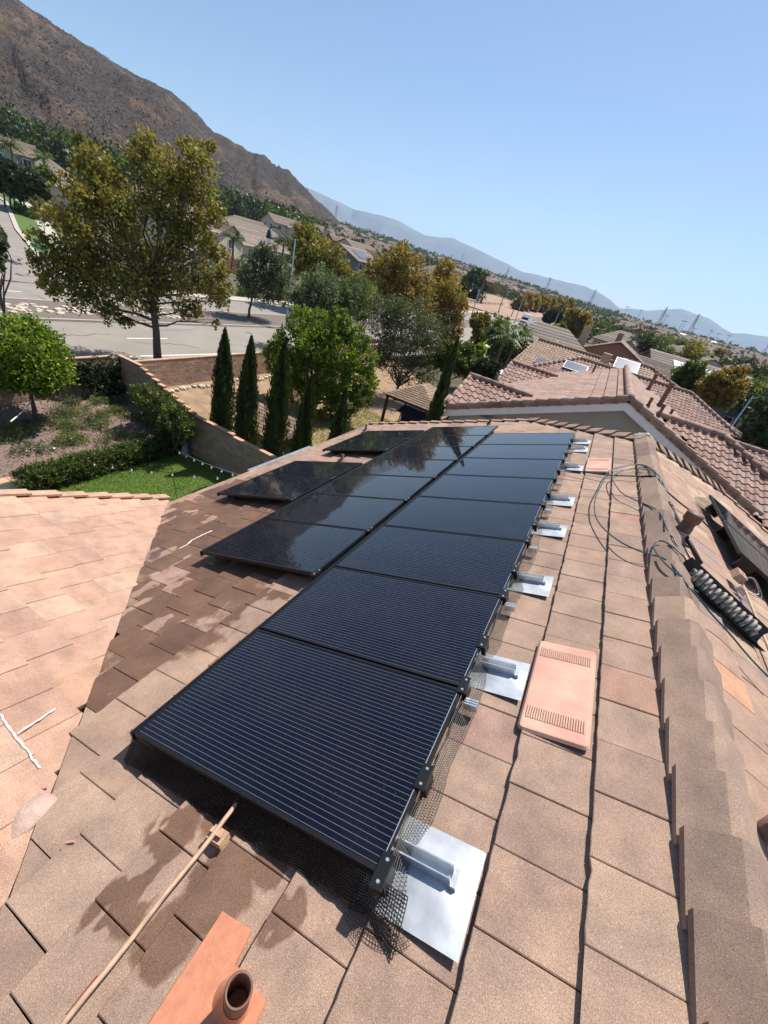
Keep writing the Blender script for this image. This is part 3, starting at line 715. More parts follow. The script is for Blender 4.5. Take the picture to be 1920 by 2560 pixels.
def rake(x0, x1, zf, y, mat, n, par=None, sgn=1):
    par = par or roof
    for i in range(n):
        a = x0+(x1-x0)*i/n; b = x0+(x1-x0)*(i+1)/n+ (x1-x0)/n*0.12; m = MB(); m.tint = rnd.random()
        za, zb = zf(a)+0.045, zf(b)+0.012
        m.hexa([(a, y-0.13*sgn, za-0.03), (b, y-0.13*sgn, zb-0.03), (b, y+0.03*sgn, zb-0.12), (a, y+0.03*sgn, za-0.12), (a, y-0.13*sgn, za), (b, y-0.13*sgn, zb), (b, y+0.03*sgn, zb), (a, y+0.03*sgn, za)])
        m.build('rake_tile', mat, par)
rake(EAVE_X, HX0-0.05, zL, YFAR, MT['tile_warm'], 14)
rake(REAVE_X, HX1+0.05, zR, YFAR, MT['tile_warm'], 14)
for i in range(18):
    y0 = 3.5-i*0.335; m = MB(); m.tint = rnd.random()*0.6
    za, zb = zW(y0)+0.05, zW(y0-0.37)+0.014
    m.hexa([(-5.9, y0, za-0.13), (-5.76, y0, za-0.03), (-5.76, y0-0.37, zb-0.03), (-5.9, y0-0.37, zb-0.13), (-5.9, y0, za), (-5.76, y0, za), (-5.76, y0-0.37, zb), (-5.9, y0-0.37, zb)])
    m.build('rake_tile', MT['tile_pink_sunlit'], roof)
# sealant beads and cement patch on the wing and valley
def onW(x, y, h=0.0):
    n = np.array([0, math.sin(WTH), math.cos(WTH)]); return hit(x, y, n, n@np.array([0, -2, -0.1512])+h)
def bead(pts, fn, r, label):
    P = [fn(*q, 0.003) for q in pts]; Q = []
    for a, b in zip(P, P[1:]):
        k = max(2, int(np.linalg.norm(b-a)/0.025))
        for i in range(k): Q.append(a+(b-a)*i/k+np.array([rnd.uniform(-.5, .5), rnd.uniform(-.5, .5), 0])*r*1.2)
    Q.append(P[-1]); m = MB(); m.tube(Q, [r*rnd.uniform(0.5, 1.4) for _ in Q], 5)
    o = m.build('sealant_bead', MT['caulk'], house, True); o['label'] = label
bead([(0, 1785), (12, 1805), (35, 1840), (45, 1850), (68, 1875), (75, 1890), (100, 1920)], onW, 0.007, 'white sealant bead along a wing crack')
bead([(42, 1835), (80, 1810), (138, 1772)], onW, 0.006, 'white sealant line across a pink tile')
bead([(448, 1372), (470, 1360), (480, 1350), (505, 1338), (530, 1327)], onL, 0.007, 'white sealant squiggle on a dry tile')
m = MB(); cc = [(0, 2080), (5, 2040), (40, 2000), (80, 1985), (120, 1980), (142, 1993), (110, 2030), (75, 2065), (30, 2100), (0, 2112)]
P = [onL(*q, 0.012) for q in cc]; c0 = sum(P)/len(P)+NL*0.03
m.add(P+[c0]+[q-NL*0.02 for q in P], [(i, (i+1) % len(P), len(P)) for i in range(len(P))]+[(i, len(P)+1+i, len(P)+1+(i+1) % len(P), (i+1) % len(P)) for i in range(len(P))])
m.build('cement_patch', MT['cement'], house, True)

# ================================================================== SOLAR ARRAY
RP = rotmat(-Y3, VM, NL)
def panel_meshes(w, L):
    f = MB(); b = 0.018; t = 0.038
    f.box(-w, 0, -b, 0, -t, 0); f.box(-w, 0, -L, -L+b, -t, 0); f.box(-w, -w+b, -L+b, -b, -t, 0); f.box(-b, 0, -L+b, -b, -t, 0)
    gl = MB(); gl.add([(-w+b, -L+b, -0.003), (-b, -L+b, -0.003), (-b, -b, -0.003), (-w+b, -b, -0.003)], [(0, 1, 2, 3)])
    gl.add([(-w+b, -L+b, -0.02), (-b, -L+b, -0.02), (-b, -b, -0.02), (-w+b, -b, -0.02)], [(3, 2, 1, 0)])
    lip = MB(); lip.box(-w+0.003, -0.003, -0.0155, -0.0125, 0.0005, 0.0025)
    return f.mesh('frame', MT['black']), gl.mesh('glass', MT['cells']), lip.mesh('edge_strip', MT['alu'])
FM, GM, LM = panel_meshes(1.022, 1.65)
cl = MB(); cl.box(-0.075, 0.055, -0.02, 0.032, 0.001, 0.012); cl.box(-0.055, 0.035, 0.004, 0.034, -0.07, 0.001)
CLM = cl.mesh('clamp', MT['black'])
sc_ = MB()
for q in (-0.05, 0.03): sc_.lathe([(0.0, 0.016), (0.007, 0.016), (0.0085, 0.012)], (q, 0.008, 0), n=8)
SCM = sc_.mesh('screws', MT['alu'])
rown = ['upper row', 'middle row', 'lower row', 'lower row']
ordn = ['first', 'second', 'third', 'fourth', 'fifth', 'sixth', 'seventh', 'eighth']
for ri, (u0, v0, n) in enumerate(ROWS):
    for i in range(n):
        y = u0+i*PW+0.009+1.022; P = np.array([0, y, 0])+VM*v0
        y1 = u0+i*PW+0.009; P = np.array([0, y1, 0])+VM*v0
        if ri == 0: lb = 'black solar panel in the long row beside the ridge, %s counted from the wooden pole' % ordn[i]
        elif ri == 1: lb = 'black solar panel in the middle row, %s counted from the dry patched tiles' % ordn[i]
        elif ri == 2: lb = 'low solar panel, %s' % ('with open shadowed end, farthest from the rusty pipe stub' if i == 0 else 'just before the gap holding the rusty pipe stub')
        else: lb = 'low solar panel %s' % ('just past the gap holding the rusty pipe stub' if i == 0 else 'beside the far roof edge by the tallest pipe stub')
        t = thing('solar_panel', lb, 'solar panel', P, 'roof solar array')
        t.rotation_euler = RP.to_euler()
        for nm, me in (('frame', FM), ('glass', GM), ('edge_strip', LM)):
            if nm == 'edge_strip' and ri > 0: continue
            o = bpy.data.objects.new(nm, me); COL.objects.link(o); o.parent = t
        for q in ((0.0, -0.42) if ri == 0 else (0.0,)):
            o = bpy.data.objects.new('clamp', CLM); COL.objects.link(o); o.parent = t; o.location = (q, 0, 0)
            s_ = bpy.data.objects.new('screws', SCM); COL.objects.link(s_); s_.parent = o
# rails under the panels
def LP(u, v, h): return np.array([0, u, 0])+VM*v+NL*h
for ri, (u0, v0, n) in enumerate(ROWS):
    for k, vv in enumerate((-0.05, -PL+0.22)):
        m = MB(); m.obox(LP(u0+n*PW/2, v0+vv-0.04, -0.068), Y3*(n*PW/2-0.05), VM*0.02, NL*0.022)
        for q in range(2*n+1):
            u = u0+0.2+q*(n*PW-0.4)/(2*n); m.obox(LP(u, v0+vv-0.04, -0.13), Y3*0.025, VM*0.03, NL*0.045)
        tag(m.build('mounting_rail', MT['black']), 'black %s mounting rail under the %s of panels%s' % (('ridge-side', 'eave-side')[k], rown[ri], '' if ri < 2 else (' before the pipe stub' if ri == 2 else ' by the far roof edge')), 'rail')
# silver rail ends and flashed mounts along the ridge side
for i in range(8):
    u = 0.02+i*PW+ (0.08 if i else 0.16)
    m = MB(); u = i*PW-0.035 if i else None
    if u is None: continue
    for q in (0, 1, 2): m.obox(LP(u-0.028+q*0.018-0.0, 0.068, -0.062), Y3*0.0055, VM*0.04, NL*0.022)
    m.obox(LP(u-0.01, 0.068, -0.082), Y3*0.026, VM*0.04, NL*0.004)
    tag(m.build('rail_end', MT['alu']), 'short ribbed aluminium rail end sticking out beside the panel edge', 'rail end', 'rail ends along the ridge side')
flpx = [(1085, 2205), (1255, 1690), (1342, 1462), (1378.6, 1326), (1401, 1253), (1435, 1172), (1449, 1125), (1458, 1106)]
FU = []
for k, q in enumerate(flpx):
    P = onL(*q); u = P[1]; FU.append(u)
    t = thing('roof_mount', 'silver flashing sheet with raised channel bracket beside the panels, %s from the wooden pole' % ordn[k], 'roof mount', P, 'flashed mounts along the ridge side')
    m = MB(); hu = 0.19 if k == 0 else 0.165; a0, a1 = -0.1, 0.335 if k == 0 else 0.31
    n_ = 10; vs = []
    for i in range(n_+1):
        for j in range(n_+1):
            uu = u-hu+2*hu*i/n_; vv = a0+(a1-a0)*j/n_
            du = abs(uu-u)/0.10; dv = abs(vv-0.14)/0.16; h = max(0, 1-max(du, dv)**1.5)*0.022
            h = min(h, 0.014)
            vs.append(LP(uu, vv+0.05*(1-1), -OFF+0.006+h-0.02*max(0, (vv-0.33))/0.05+0.0025*math.sin(9*uu+5*vv)))
    m.add(vs, [(i*(n_+1)+j, (i+1)*(n_+1)+j, (i+1)*(n_+1)+j+1, i*(n_+1)+j+1)[::-1] for i in range(n_) for j in range(n_)])
    m.build('flashing', MT['flash'], t, True)
    m = MB()
    for s in (-1, 1): m.obox(LP(u+0.03+s*0.024, 0.1, -OFF+0.045), Y3*0.003, VM*0.14, NL*0.028)
    m.obox(LP(u+0.03, 0.1, -OFF+0.024), Y3*0.021, VM*0.14, NL*0.004)
    m.build('bracket', MT['alu'], t)
    m = MB(); m.obox(LP(u+0.03, 0.25, -OFF+0.03), Y3*0.035, VM*0.012, NL*0.012); m.build('end_stop', MT['flash'], t)
# critter mesh along the ridge side and the near end
def meshstrip(name, fn, L, Hh, cell, label, r=0.0011):
    m = MB(); n = int(L/cell); k = max(3, int(Hh/cell))
    P = [[fn(i/n, j/k) for j in range(k+1)] for i in range(n+1)]
    def seg(a, b):
        d = b-a; l = np.linalg.norm(d)
        if l < 1e-6: return
        d = d/l; x = np.cross(d, NL); x /= (np.linalg.norm(x)+1e-9); y = np.cross(d, x)
        vs = [];
        for p in (a, b):
            for w in (0, 2.094, 4.189): vs.append(p+r*(math.cos(w)*x+math.sin(w)*y))
        m.add(vs, [(0, 1, 4, 3), (1, 2, 5, 4), (2, 0, 3, 5)])
    for i in range(n+1):
        for j in range(k+1):
            if j < k: seg(P[i][j], P[i][j+1])
            if i < n: seg(P[i][j], P[i+1][j])
    return tag(m.build(name, MT['mesh']), label, 'wire mesh')
def ridge_side(u0, u1):
    def f(s, t):
        u = u0+(u1-u0)*s; dent = 0.5+0.5*fbm(u*2.2, 0.3)
        for q in FU:
            dent = min(dent, abs(u-q-0.1)/0.25)
        w = 0.055+0.045*max(-0.6, dent)
        return LP(u, 0.006+w*t**1.3+0.004*fbm(u*9, t*3), -0.036-(OFF-0.041)*t**0.8+0.004*fbm(u*7, t*2, 5))
    return f
meshstrip('wire_mesh', ridge_side(0.0, 3.2), 3.2, 0.145, 0.0135, 'black wire mesh skirt along the panel row beside the large vent')
meshstrip('wire_mesh', ridge_side(3.2, 8.3), 5.1, 0.145, 0.026, 'black wire mesh skirt along the far half of the upper panel row')
def near_end(s, t):
    v = 0.12-1.8*s; d = 0.085+0.03*fbm(v*3, 1.1)
    if s < 0.08: d += 0.05*(1-s/0.08)
    return LP(0.004-d*t**1.2, v+0.02*t*fbm(v*4, 2), -0.037-(OFF-0.04)*t**0.85+0.006*fbm(v*8, t*2))
meshstrip('wire_mesh', near_end, 1.8, 0.16, 0.0115, 'black wire mesh closing the panel end beside the wooden pole', 0.0024)  # wires thicker and closer: mesh also stands in for shade under the panels
def corner(s, t):
    a = -0.4+2.1*s; r_ = 0.03+0.16*t
    return LP(0.02-r_*math.cos(a*0.75-0.35)*0.9, -0.01+r_*math.sin(a*0.8-0.25), -0.05-(OFF-0.053)*min(1, t*1.15)+0.02*math.sin(s*9)*t*(1-t))
meshstrip('wire_mesh', corner, 0.32, 0.17, 0.0135, 'crumpled corner of black wire mesh on the largest flashing sheet')
# low edges of the lower rows: black skirt bar
for ri, (u0, v0, n) in enumerate(ROWS):
    m = MB(); m.obox(LP(u0+n*PW/2, v0-PL-0.012, -0.03), Y3*(n*PW/2), VM*0.010, NL*0.028)
    tag(m.build('edge_trim', MT['black']), 'black trim bar along the eave side of the %s%s' % (rown[ri], '' if ri < 2 else (' pair before the pipe stub' if ri == 2 else ' pair by the far roof edge')), 'trim')

# ================================================================== THINGS ON THE ROOF
def lvent(u0, u1, v0, v1, label):
    t = thing('roof_vent', label, 'roof vent', LP((u0+u1)/2, (v0+v1)/2, -OFF), 'flat louvred roof vents')
    m = MB(); h = 0.017; k = 10; rr = 0.03
    def ring(ins, hh):
        out = []
        for (cx, cy, a0) in ((u1-rr, v1-rr, 0), (u0+rr, v1-rr, 90), (u0+rr, v0+rr, 180), (u1-rr, v0+rr, 270)):
            for q in range(4):
                a = R(a0+30*q); out.append(LP(cx+(rr-ins)*math.cos(a), cy+(rr-ins)*math.sin(a), -OFF+hh))
        return out
    A, B, C_ = ring(0, 0.0), ring(0.012, h*0.9), ring(0.022, h); n = len(A)
    m.add(A+B+C_, [(i, (i+1) % n, (i+1) % n+n, i+n)[::-1] for i in range(n)]+[(i+n, (i+1) % n+n, (i+1) % n+2*n, i+2*n)[::-1] for i in range(n)]+[tuple(range(2*n, 3*n))[::-1]])
    m.build('cover', MT['vent'], t)
    for uc in (u0+0.13, u1-0.13):
        s = MB(); lv = MB()
        for q in range(24):
            v = v0+0.035+(v1-v0-0.07)*q/23
            s.obox(LP(uc, v-0.003, -OFF+h+0.0012), Y3*0.042, VM*0.0017, NL*0.001)
            lv.obox(LP(uc, v+0.002, -OFF+h+0.002), Y3*0.043, VM*0.003, NL*0.0022)
        s.build('slots', MT['pipe'], t); lv.build('louvres', MT['vent'], t)
lvent(1.0, 1.8, 0.325, 0.695, 'large flat pink metal roof vent with louvres beside the second mount')
lvent(6.05, 6.85, 0.335, 0.695, 'smaller pink roof vent near the far cable crossing')

# vent pipe with orange painted flashing (bottom of the picture)
P = onL(560, 2520)
t = thing('pipe_vent', 'open brown pipe in an orange painted flashing close to the wooden pole', 'pipe', P)
m = MB(); q = [onL(*D_, 0.012) for D_ in [(320, 2640), (557, 2279), (629, 2327), (588, 2412), (667, 2503), (600, 2640)]]
m.prism([p_-NL*0.006 for p_ in q], NL*0.01); m.build('flashing', MT['lead'], t)
pt = onL(597, 2476, 0.20); pb = onL(597, 2476, 0.2)-np.array([0, 0, 0.24]); ax = np.array([0, 0, 1.])
m = MB(); m.lathe([(0.042, -0.05), (0.042, 0.24), (0.0445, 0.243), (0.040, 0.245), (0.036, 0.243), (0.036, 0.02)], pb, ax, 28); m.build('pipe', MT['pipe'], t, True)
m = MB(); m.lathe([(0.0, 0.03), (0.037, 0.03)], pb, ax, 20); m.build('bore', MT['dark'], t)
m = MB(); m.lathe([(0.095, -0.01), (0.075, 0.02), (0.056, 0.05), (0.0435, 0.10)], pb, ax, 24); m.build('boot', MT['lead'], t, True)
# hole beside the flashing
# conduit pole with clamp and block
a = onL(120, 2610, 0.05); b = onL(612, 1985, 0.07)
t = thing('conduit_pole', 'long tan painted conduit lying on wet tiles, red tape at its end', 'conduit', a)
m = MB(); pts = [a+(b-a)*i/12+NL*0.004*math.sin(i*1.3) for i in range(13)]; m.tube(pts, 0.0105, 10); m.build('tube', MT['conduit'], t, True)
d = (b-a)/np.linalg.norm(b-a); w_ = np.cross(d, NL)
m = MB(); c1 = onL(215, 2485, 0.052); m.tube([c1-d*0.06, c1+d*0.045], 0.0118, 10); m.build('tape', MT['red'], t, True)
c2 = onL(541, 2080, 0.055)
m = MB(); m.tube([c2-d*0.012, c2+d*0.012], 0.0155, 12); m.obox(c2+w_*0.024, d*0.011, w_*0.014, NL*0.004); m.obox(c2-w_*0.022, d*0.010, w_*0.012, NL*0.004); m.build('strap', MT['conduit'], t)
m = MB(); m.obox(c2-NL*0.036, d*0.03, w_*0.045, NL*0.018); m.build('support_block', MT['conduit'], t)
# small loose wedge, tip chips
for (x, y), lb in (((175, 2105), 'thin loose tile sliver beside the wet tiles'), ((108, 1970), 'thin loose tile sliver beside the valley end')):
    p = onL(x, y, 0.012); m = MB(); m.obox(p, np.array([0.018, 0.012, 0.008]), np.array([-0.003, 0.004, 0]), NL*0.004)
    tag(m.build('tile_sliver', MT['vent']), lb, 'tile chip')
# rusty pipe stubs further up
for (x, y, h), lb in (((854, 1153, 0.16), 'rusty pipe stub between the two low pairs of panels'), ((913, 1078, 0.20), 'rusty pipe stub at the far low corner of the roof'), ((1222, 1062, 0.16), 'rusty pipe stub behind the middle row of panels')):
    p = onL(x, y); t = thing('pipe_stub', lb, 'pipe', p)
    m = MB(); m.lathe([(0.032, -0.03), (0.032, h), (0.024, h), (0.024, h-0.05)], p, (0, 0, 1), 12); m.build('pipe', MT['pipe'], t, True)
    m = MB(); m.lathe([(0.09, 0.008), (0.06, 0.03), (0.034, 0.06)], p, (0, 0, 1), 12); m.build('boot', MT['pipe'], t, True)
# stack with cap behind the ridge
c7 = lambda x, y: (1300+x*.3737, 1000+y*.3737)
pb = onR(*c7(1065, 905)); t = thing('vent_stack', 'brown capped vent stack standing just over the ridge', 'vent stack', pb)
dz = np.array([0.02, 0.0, 1.0])
m = MB(); m.lathe([(0.075, -0.05), (0.072, 0.12), (0.066, 0.14), (0.066, 0.2)], pb, dz, 24); m.build('pipe', MT['pipe'], t, True)
m = MB(); m.lathe([(0.074, 0.19), (0.085, 0.2), (0.085, 0.285), (0.078, 0.30), (0.0, 0.305)], pb, dz, 24); m.build('cap', MT['pipe'], t, True)
m = MB(); m.lathe([(0.15, -0.02), (0.11, 0.02), (0.076, 0.07)], pb, dz, 18); m.build('boot', MT['vent'], t, True)

# cables over the ridge
def smooth(pts, n=8):
    P = [np.asarray(p, float) for p in pts]; out = []
    for i in range(len(P)-1):
        p0, p1, p2, p3 = P[max(0, i-1)], P[i], P[i+1], P[min(len(P)-1, i+2)]
        for k in range(n):
            s = k/n; out.append(0.5*((2*p1)+(-p0+p2)*s+(2*p0-5*p1+4*p2-p3)*s*s+(-p0+3*p1-3*p2+p3)*s**3))
    out.append(P[-1]); return out
def surfz(x): return (zL(x) if x < RIDGE_X else zR(x))+max(0, 0.075-0.28*abs(x-RIDGE_X))
def cable(name, px, h, r, mat, label, cat='cable'):
    P = []
    for i, q in enumerate(px):
        hh = h+0.03*math.sin(i*1.1)*0.5; P.append(onroof(*c7(*q), hh+0.03))
    Q = smooth(P)
    for k in range(3):
        Q = [Q[0]]+[(Q[i-1]+Q[i]*2+Q[i+1])/4 for i in range(1, len(Q)-1)]+[Q[-1]]
    for p in Q: p[2] = max(p[2], surfz(p[0])+r+0.004)
    m = MB(); m.tube(Q, r, 7); return tag(m.build(name, mat, None, True), label, cat)
cable('cable', [(970, 600), (950, 540), (900, 480), (830, 440), (740, 432), (640, 455), (590, 480), (560, 540), (510, 640), (497, 720), (515, 800), (570, 870), (650, 935), (740, 985), (840, 1025), (940, 1050), (1000, 1090), (1060, 1160), (1130, 1250), (1200, 1330), (1280, 1430), (1400, 1560), (1500, 1680), (1600, 1790), (1700, 1890)], 0.045, 0.0072, MT['teal'], 'long teal cable looping over the ridge and running down past the coil')
cable('cable', [(965, 585), (920, 520), (860, 475), (800, 460), (720, 465), (650, 490), (615, 520), (640, 570), (680, 620), (740, 655), (820, 690), (900, 725), (945, 770), (975, 840), (1000, 900), (1040, 970), (1100, 1060), (1150, 1130)], 0.04, 0.0068, MT['teal'], 'inner teal cable loop passing the foot of the vent stack')
cable('cable', [(1120, 1090), (1090, 1040), (1020, 980), (960, 945), (920, 945), (897, 970), (905, 1010), (950, 1070), (1010, 1130), (1080, 1190), (1130, 1250), (1190, 1285)], 0.05, 0.0072, MT['teal'], 'tight teal cable loop rising over the ridge caps by the coil')
cable('cable', [(300, 470), (420, 480), (560, 500), (700, 508), (860, 515), (920, 550), (970, 600), (1060, 680), (1200, 790), (1330, 920)], 0.025, 0.010, MT['rubber'], 'black cable crossing the ridge from the panel edge to the far slope')
cable('cable', [(590, 480), (660, 455), (800, 428), (900, 470), (965, 560), (975, 600)], 0.05, 0.006, MT['greyflex'], 'grey cable loop over the ridge near the far vent')
# black conduit with coupling
t = thing('black_conduit', 'short black conduit with red ring lying past the vent stack', 'conduit', onR(*c7(1100, 900)))
A = onR(*c7(1000, 700), 0.05); B = onR(*c7(1205, 1090), 0.05); d = (B-A)/np.linalg.norm(B-A)
m = MB(); m.tube([A, B], 0.024, 12); m.build('tube', MT['rubber'], t, True)
m = MB(); m.tube([A-d*0.03, A+d*0.06], 0.031, 12); m.build('coupling', MT['rubber'], t, True)
m = MB(); m.tube([A+d*0.09, A+d*0.105], 0.0255, 12); m.build('red_ring', MT['red'], t, True)
# coil of flexible conduit in a black channel
A = onR(*c7(1160, 1165), 0.075); B = onR(*c7(1590, 1570), 0.075); ax = B-A; L = np.linalg.norm(ax); ax = ax/L
w_ = np.cross(ax, NR); w_ /= np.linalg.norm(w_)
if w_[1] < 0: w_ = -w_
t = thing('flex_conduit_coil', 'grey ribbed flexible conduit coiled in a black half channel', 'conduit coil', A)
turns = 13; nn = turns*40; path = []; rad = []
for i in range(nn+1):
    s = i/nn; ph = 2*math.pi*turns*s; rc = 0.058+0.01*math.sin(s*17)
    path.append(A+ax*(L*s*0.98)+rc*(math.cos(ph)*w_+math.sin(ph)*NR*0.95)+ax*0.03*math.cos(ph))
    rad.append(0.0135+0.003*(i % 2))
m = MB(); m.tube(path, rad, 8); m.build('coil', MT['greyflex'], t, True)
m = MB(); m.lathe([(0.021, 0), (0.03, 0.0), (0.03, 0.04), (0.021, 0.04)], path[0]-ax*0.03, ax, 14); m.build('end_collar', MT['greyflex'], t, True)
m = MB(); prof = []
for k in range(7):
    a_ = R(-30+40*k-90); prof.append((0.105*math.cos(a_), 0.105*math.sin(a_)*0.75+0.01))
prof = [(0.10+0.02, 0.07), (0.115, 0.0), (0.06, -0.066), (-0.06, -0.066), (-0.1, -0.03)]
vs = []
for s in (-0.08, L+0.1):
    for a_, b_ in prof: vs.append(A+ax*s+w_*a_+NR*b_)
    for a_, b_ in prof: vs.append(A+ax*s+w_*(a_+0.006)+NR*(b_-0.006))
k = len(prof)
m.add(vs, [(i, i+1, i+1+2*k, i+2*k) for i in range(k-1)]+[(i+k, i+2*k+k, i+1+3*k, i+1+k) for i in range(k-1)]+[(0, 2*k, 3*k, k), (k-1, 2*k-1, 4*k-1, 3*k-1)])
m.build('channel', MT['rubber'], t)
# panels on the other slope
RPR = rotmat(Y3, VRt, NR)
O_r = onR(*c7(1470, 1000), 0.2)
for i in range(2):
    t = thing('solar_panel', 'solar panel over the ridge with mesh at its open corner' if i else 'solar panel over the ridge above the junction box', 'solar panel', np.array([O_r[0], 4.92+i*PW+1.022, 0])+np.array([0, 0, zR(O_r[0])+0.2/CA-0.0]), 'panels on the slope beyond the ridge')
    t.rotation_euler = RPR.to_euler()
    for nm, me in (('frame', FM), ('glass', GM)):
        o = bpy.data.objects.new(nm, me); COL.objects.link(o); o.parent = t
def rside(s, t):
    x = O_r[0]; u = 6.2+0.85*s; b_ = np.array([x, u, zR(x)])
    return b_+VRt*(0.16*t)+NR*(0.17-0.16*t)
meshstrip('wire_mesh', rside, 0.85, 0.2, 0.016, 'flap of black wire mesh under the raised panel beyond the ridge')
t = thing('panel_support', 'black feet lifting the two panels beyond the ridge', 'bracket', onR(*c7(1470, 1000), 0.0))
for s in (5.0, 6.0, 6.9):
    m = MB(); x = O_r[0]+0.12; m.obox(np.array([x, s, zR(x)])+NR*0.08, Y3*0.02, VRt*0.1, NR*0.075); m.build('foot', MT['black'], t)
# junction box, its conduit and wires
p = onR(*c7(1462, 1175), 0.09)
t = thing('junction_box', 'small beige junction box with red sticker beside the raised panel', 'junction box', p)
m = MB(); m.obox(p, Y3*0.075, VRt*0.05, NR*0.045); m.build('case', MT['conduit'], t)
m = MB(); m.obox(p+NR*0.0465, Y3*0.025, VRt*0.02, NR*0.001); m.build('sticker', simple('red_sticker', (0.5, 0.04, 0.03), 0.5), t)
for k, (mt, dx) in enumerate(((MT['white'], 0.05), (MT['red'], 0.02), (MT['greyflex'], 0.08))):
    q0 = p+NR*0.02-VRt*0.05; m = MB()
    m.tube(smooth([q0, q0-VRt*0.06+NR*(0.04+dx*0.3), q0-VRt*(0.12+dx)+NR*0.0-Y3*(0.05+dx), q0-VRt*0.05-Y3*(0.1+dx)-NR*0.05]), 0.004, 6); m.build('wire', mt, t, True)
A = onR(*c7(1482, 1215), 0.07); B = onR(*c7(1720, 1800), 0.05)
t2 = thing('conduit_pole', 'tan conduit running down from the junction box past the coil', 'conduit', A)
m = MB(); m.tube([A+(B-A)*i/6 for i in range(7)], 0.0125, 10); m.build('tube', MT['conduit'], t2, True)
cpt = A+(B-A)*0.12; m = MB(); m.obox(cpt-NR*0.03, Y3*0.012, VRt*0.05, NR*0.03); m.build('strap', MT['steel'], t2)
# rusty pipe at the frame edge on the right slope
p = onR(1905, 2085, 0.03); t = thing('pipe_vent', 'rusty pipe in a notch of sandy tiles over the ridge', 'pipe', p)
m = MB(); m.lathe([(0.04, -0.05), (0.04, 0.1), (0.033, 0.1), (0.033, 0.03)], p, (0, 0, 1), 16); m.build('pipe', MT['pipe'], t, True)
m = MB(); m.obox(p-NR*0.018, Y3*0.09, VRt*0.075, NR*0.004); m.build('flashing', MT['pipe'], t)
# grey cloth over the ridge end
m = MB(); vs = []; nseg = 14
for i in range(5):
    for j in range(nseg+1):
        s = j/nseg*2-1; x = RIDGE_X+s*0.2; y = RIDGE_END+0.02+0.06*i+0.02*fbm(s*3, i*0.7)
        vs.append((x, y, RIDGE_Z+0.1-0.1*abs(s)-0.02*(i == 4)-0.05*(i == 0)+0.025*fbm(s*5, i*1.3)))
m.add(vs, [(i*(nseg+1)+j, i*(nseg+1)+j+1, (i+1)*(nseg+1)+j+1, (i+1)*(nseg+1)+j) for i in range(4) for j in range(nseg)])
tag(m.build('cloth', MT['greyflex'], None, True), 'grey cloth wrapped over the far end of the ridge', 'cloth')

# ================================================================== FOLIAGE
def leaf_quads(C, D, size, asp=0.55, tint=None):
    """C centres (n,3), D growth directions (n,3), size (n,) -> diamond quads folded along the rib"""
    n = len(C); D = D/(np.linalg.norm(D, axis=1, keepdims=True)+1e-9)
    r = nrg.normal(size=(n, 3)); S = np.cross(D, r); S /= (np.linalg.norm(S, axis=1, keepdims=True)+1e-9)
    sz = size[:, None]
    V = np.stack([C-D*sz*0.5, C+S*sz*asp*0.5, C+D*sz*0.5, C-S*sz*asp*0.5], 1).reshape(-1, 3)
    Q = np.arange(n*4).reshape(n, 4)
    return V, Q
def foliage_mesh(name, lobes, n, size, mat, clump=0.22, up=0.35, shell=0.55, asp=0.6, per=26, tbias=0.0, droop=0.0):
    L = [(np.asarray(c, float), np.asarray(r if hasattr(r, '__len__') else (r, r, r), float)) for c, r in lobes]
    wt = np.array([np.prod(r)**(2/3) for c, r in L]); wt /= wt.sum()
    ncl = max(8, n//per); li = nrg.choice(len(L), ncl, p=wt)
    d = nrg.normal(size=(ncl, 3)); d /= np.linalg.norm(d, axis=1, keepdims=True)
    rr = shell+(1.04-shell)*nrg.random(ncl)**0.6
    rr *= 1+0.10*nrg.normal(size=ncl)
    LC = np.array([L[i][0] for i in li]); LR = np.array([L[i][1] for i in li])
    cc = LC+d*LR*rr[:, None]; cr = LR.mean(1)*clump*nrg.uniform(0.6, 1.5, ncl)
    ct = nrg.normal(0.5, 0.14, ncl)+0.9*(rr-rr.mean())+0.14*d[:, 2]  # shading put in the tint: outer and top clumps lighter, inner ones darker
    ki = nrg.integers(0, ncl, n); off = nrg.normal(size=(n, 3))*0.55
    P = cc[ki]+off*cr[ki][:, None]
    D = d[ki]*0.7+nrg.normal(size=(n, 3))*0.8; D[:, 2] += up-droop*2
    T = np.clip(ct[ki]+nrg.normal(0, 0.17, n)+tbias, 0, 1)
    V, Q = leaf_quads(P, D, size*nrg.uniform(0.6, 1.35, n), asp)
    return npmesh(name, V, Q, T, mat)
def limb_path(a, b, k=5, w=0.06):
    a = np.asarray(a, float); b = np.asarray(b, float); L = np.linalg.norm(b-a); out = []
    for i in range(k+1):
        s = i/k; p = a+(b-a)*s; p = p+np.array([rnd.uniform(-1, 1), rnd.uniform(-1, 1), rnd.uniform(-.3, .6)])*L*w*math.sin(math.pi*s); out.append(p)
    return out
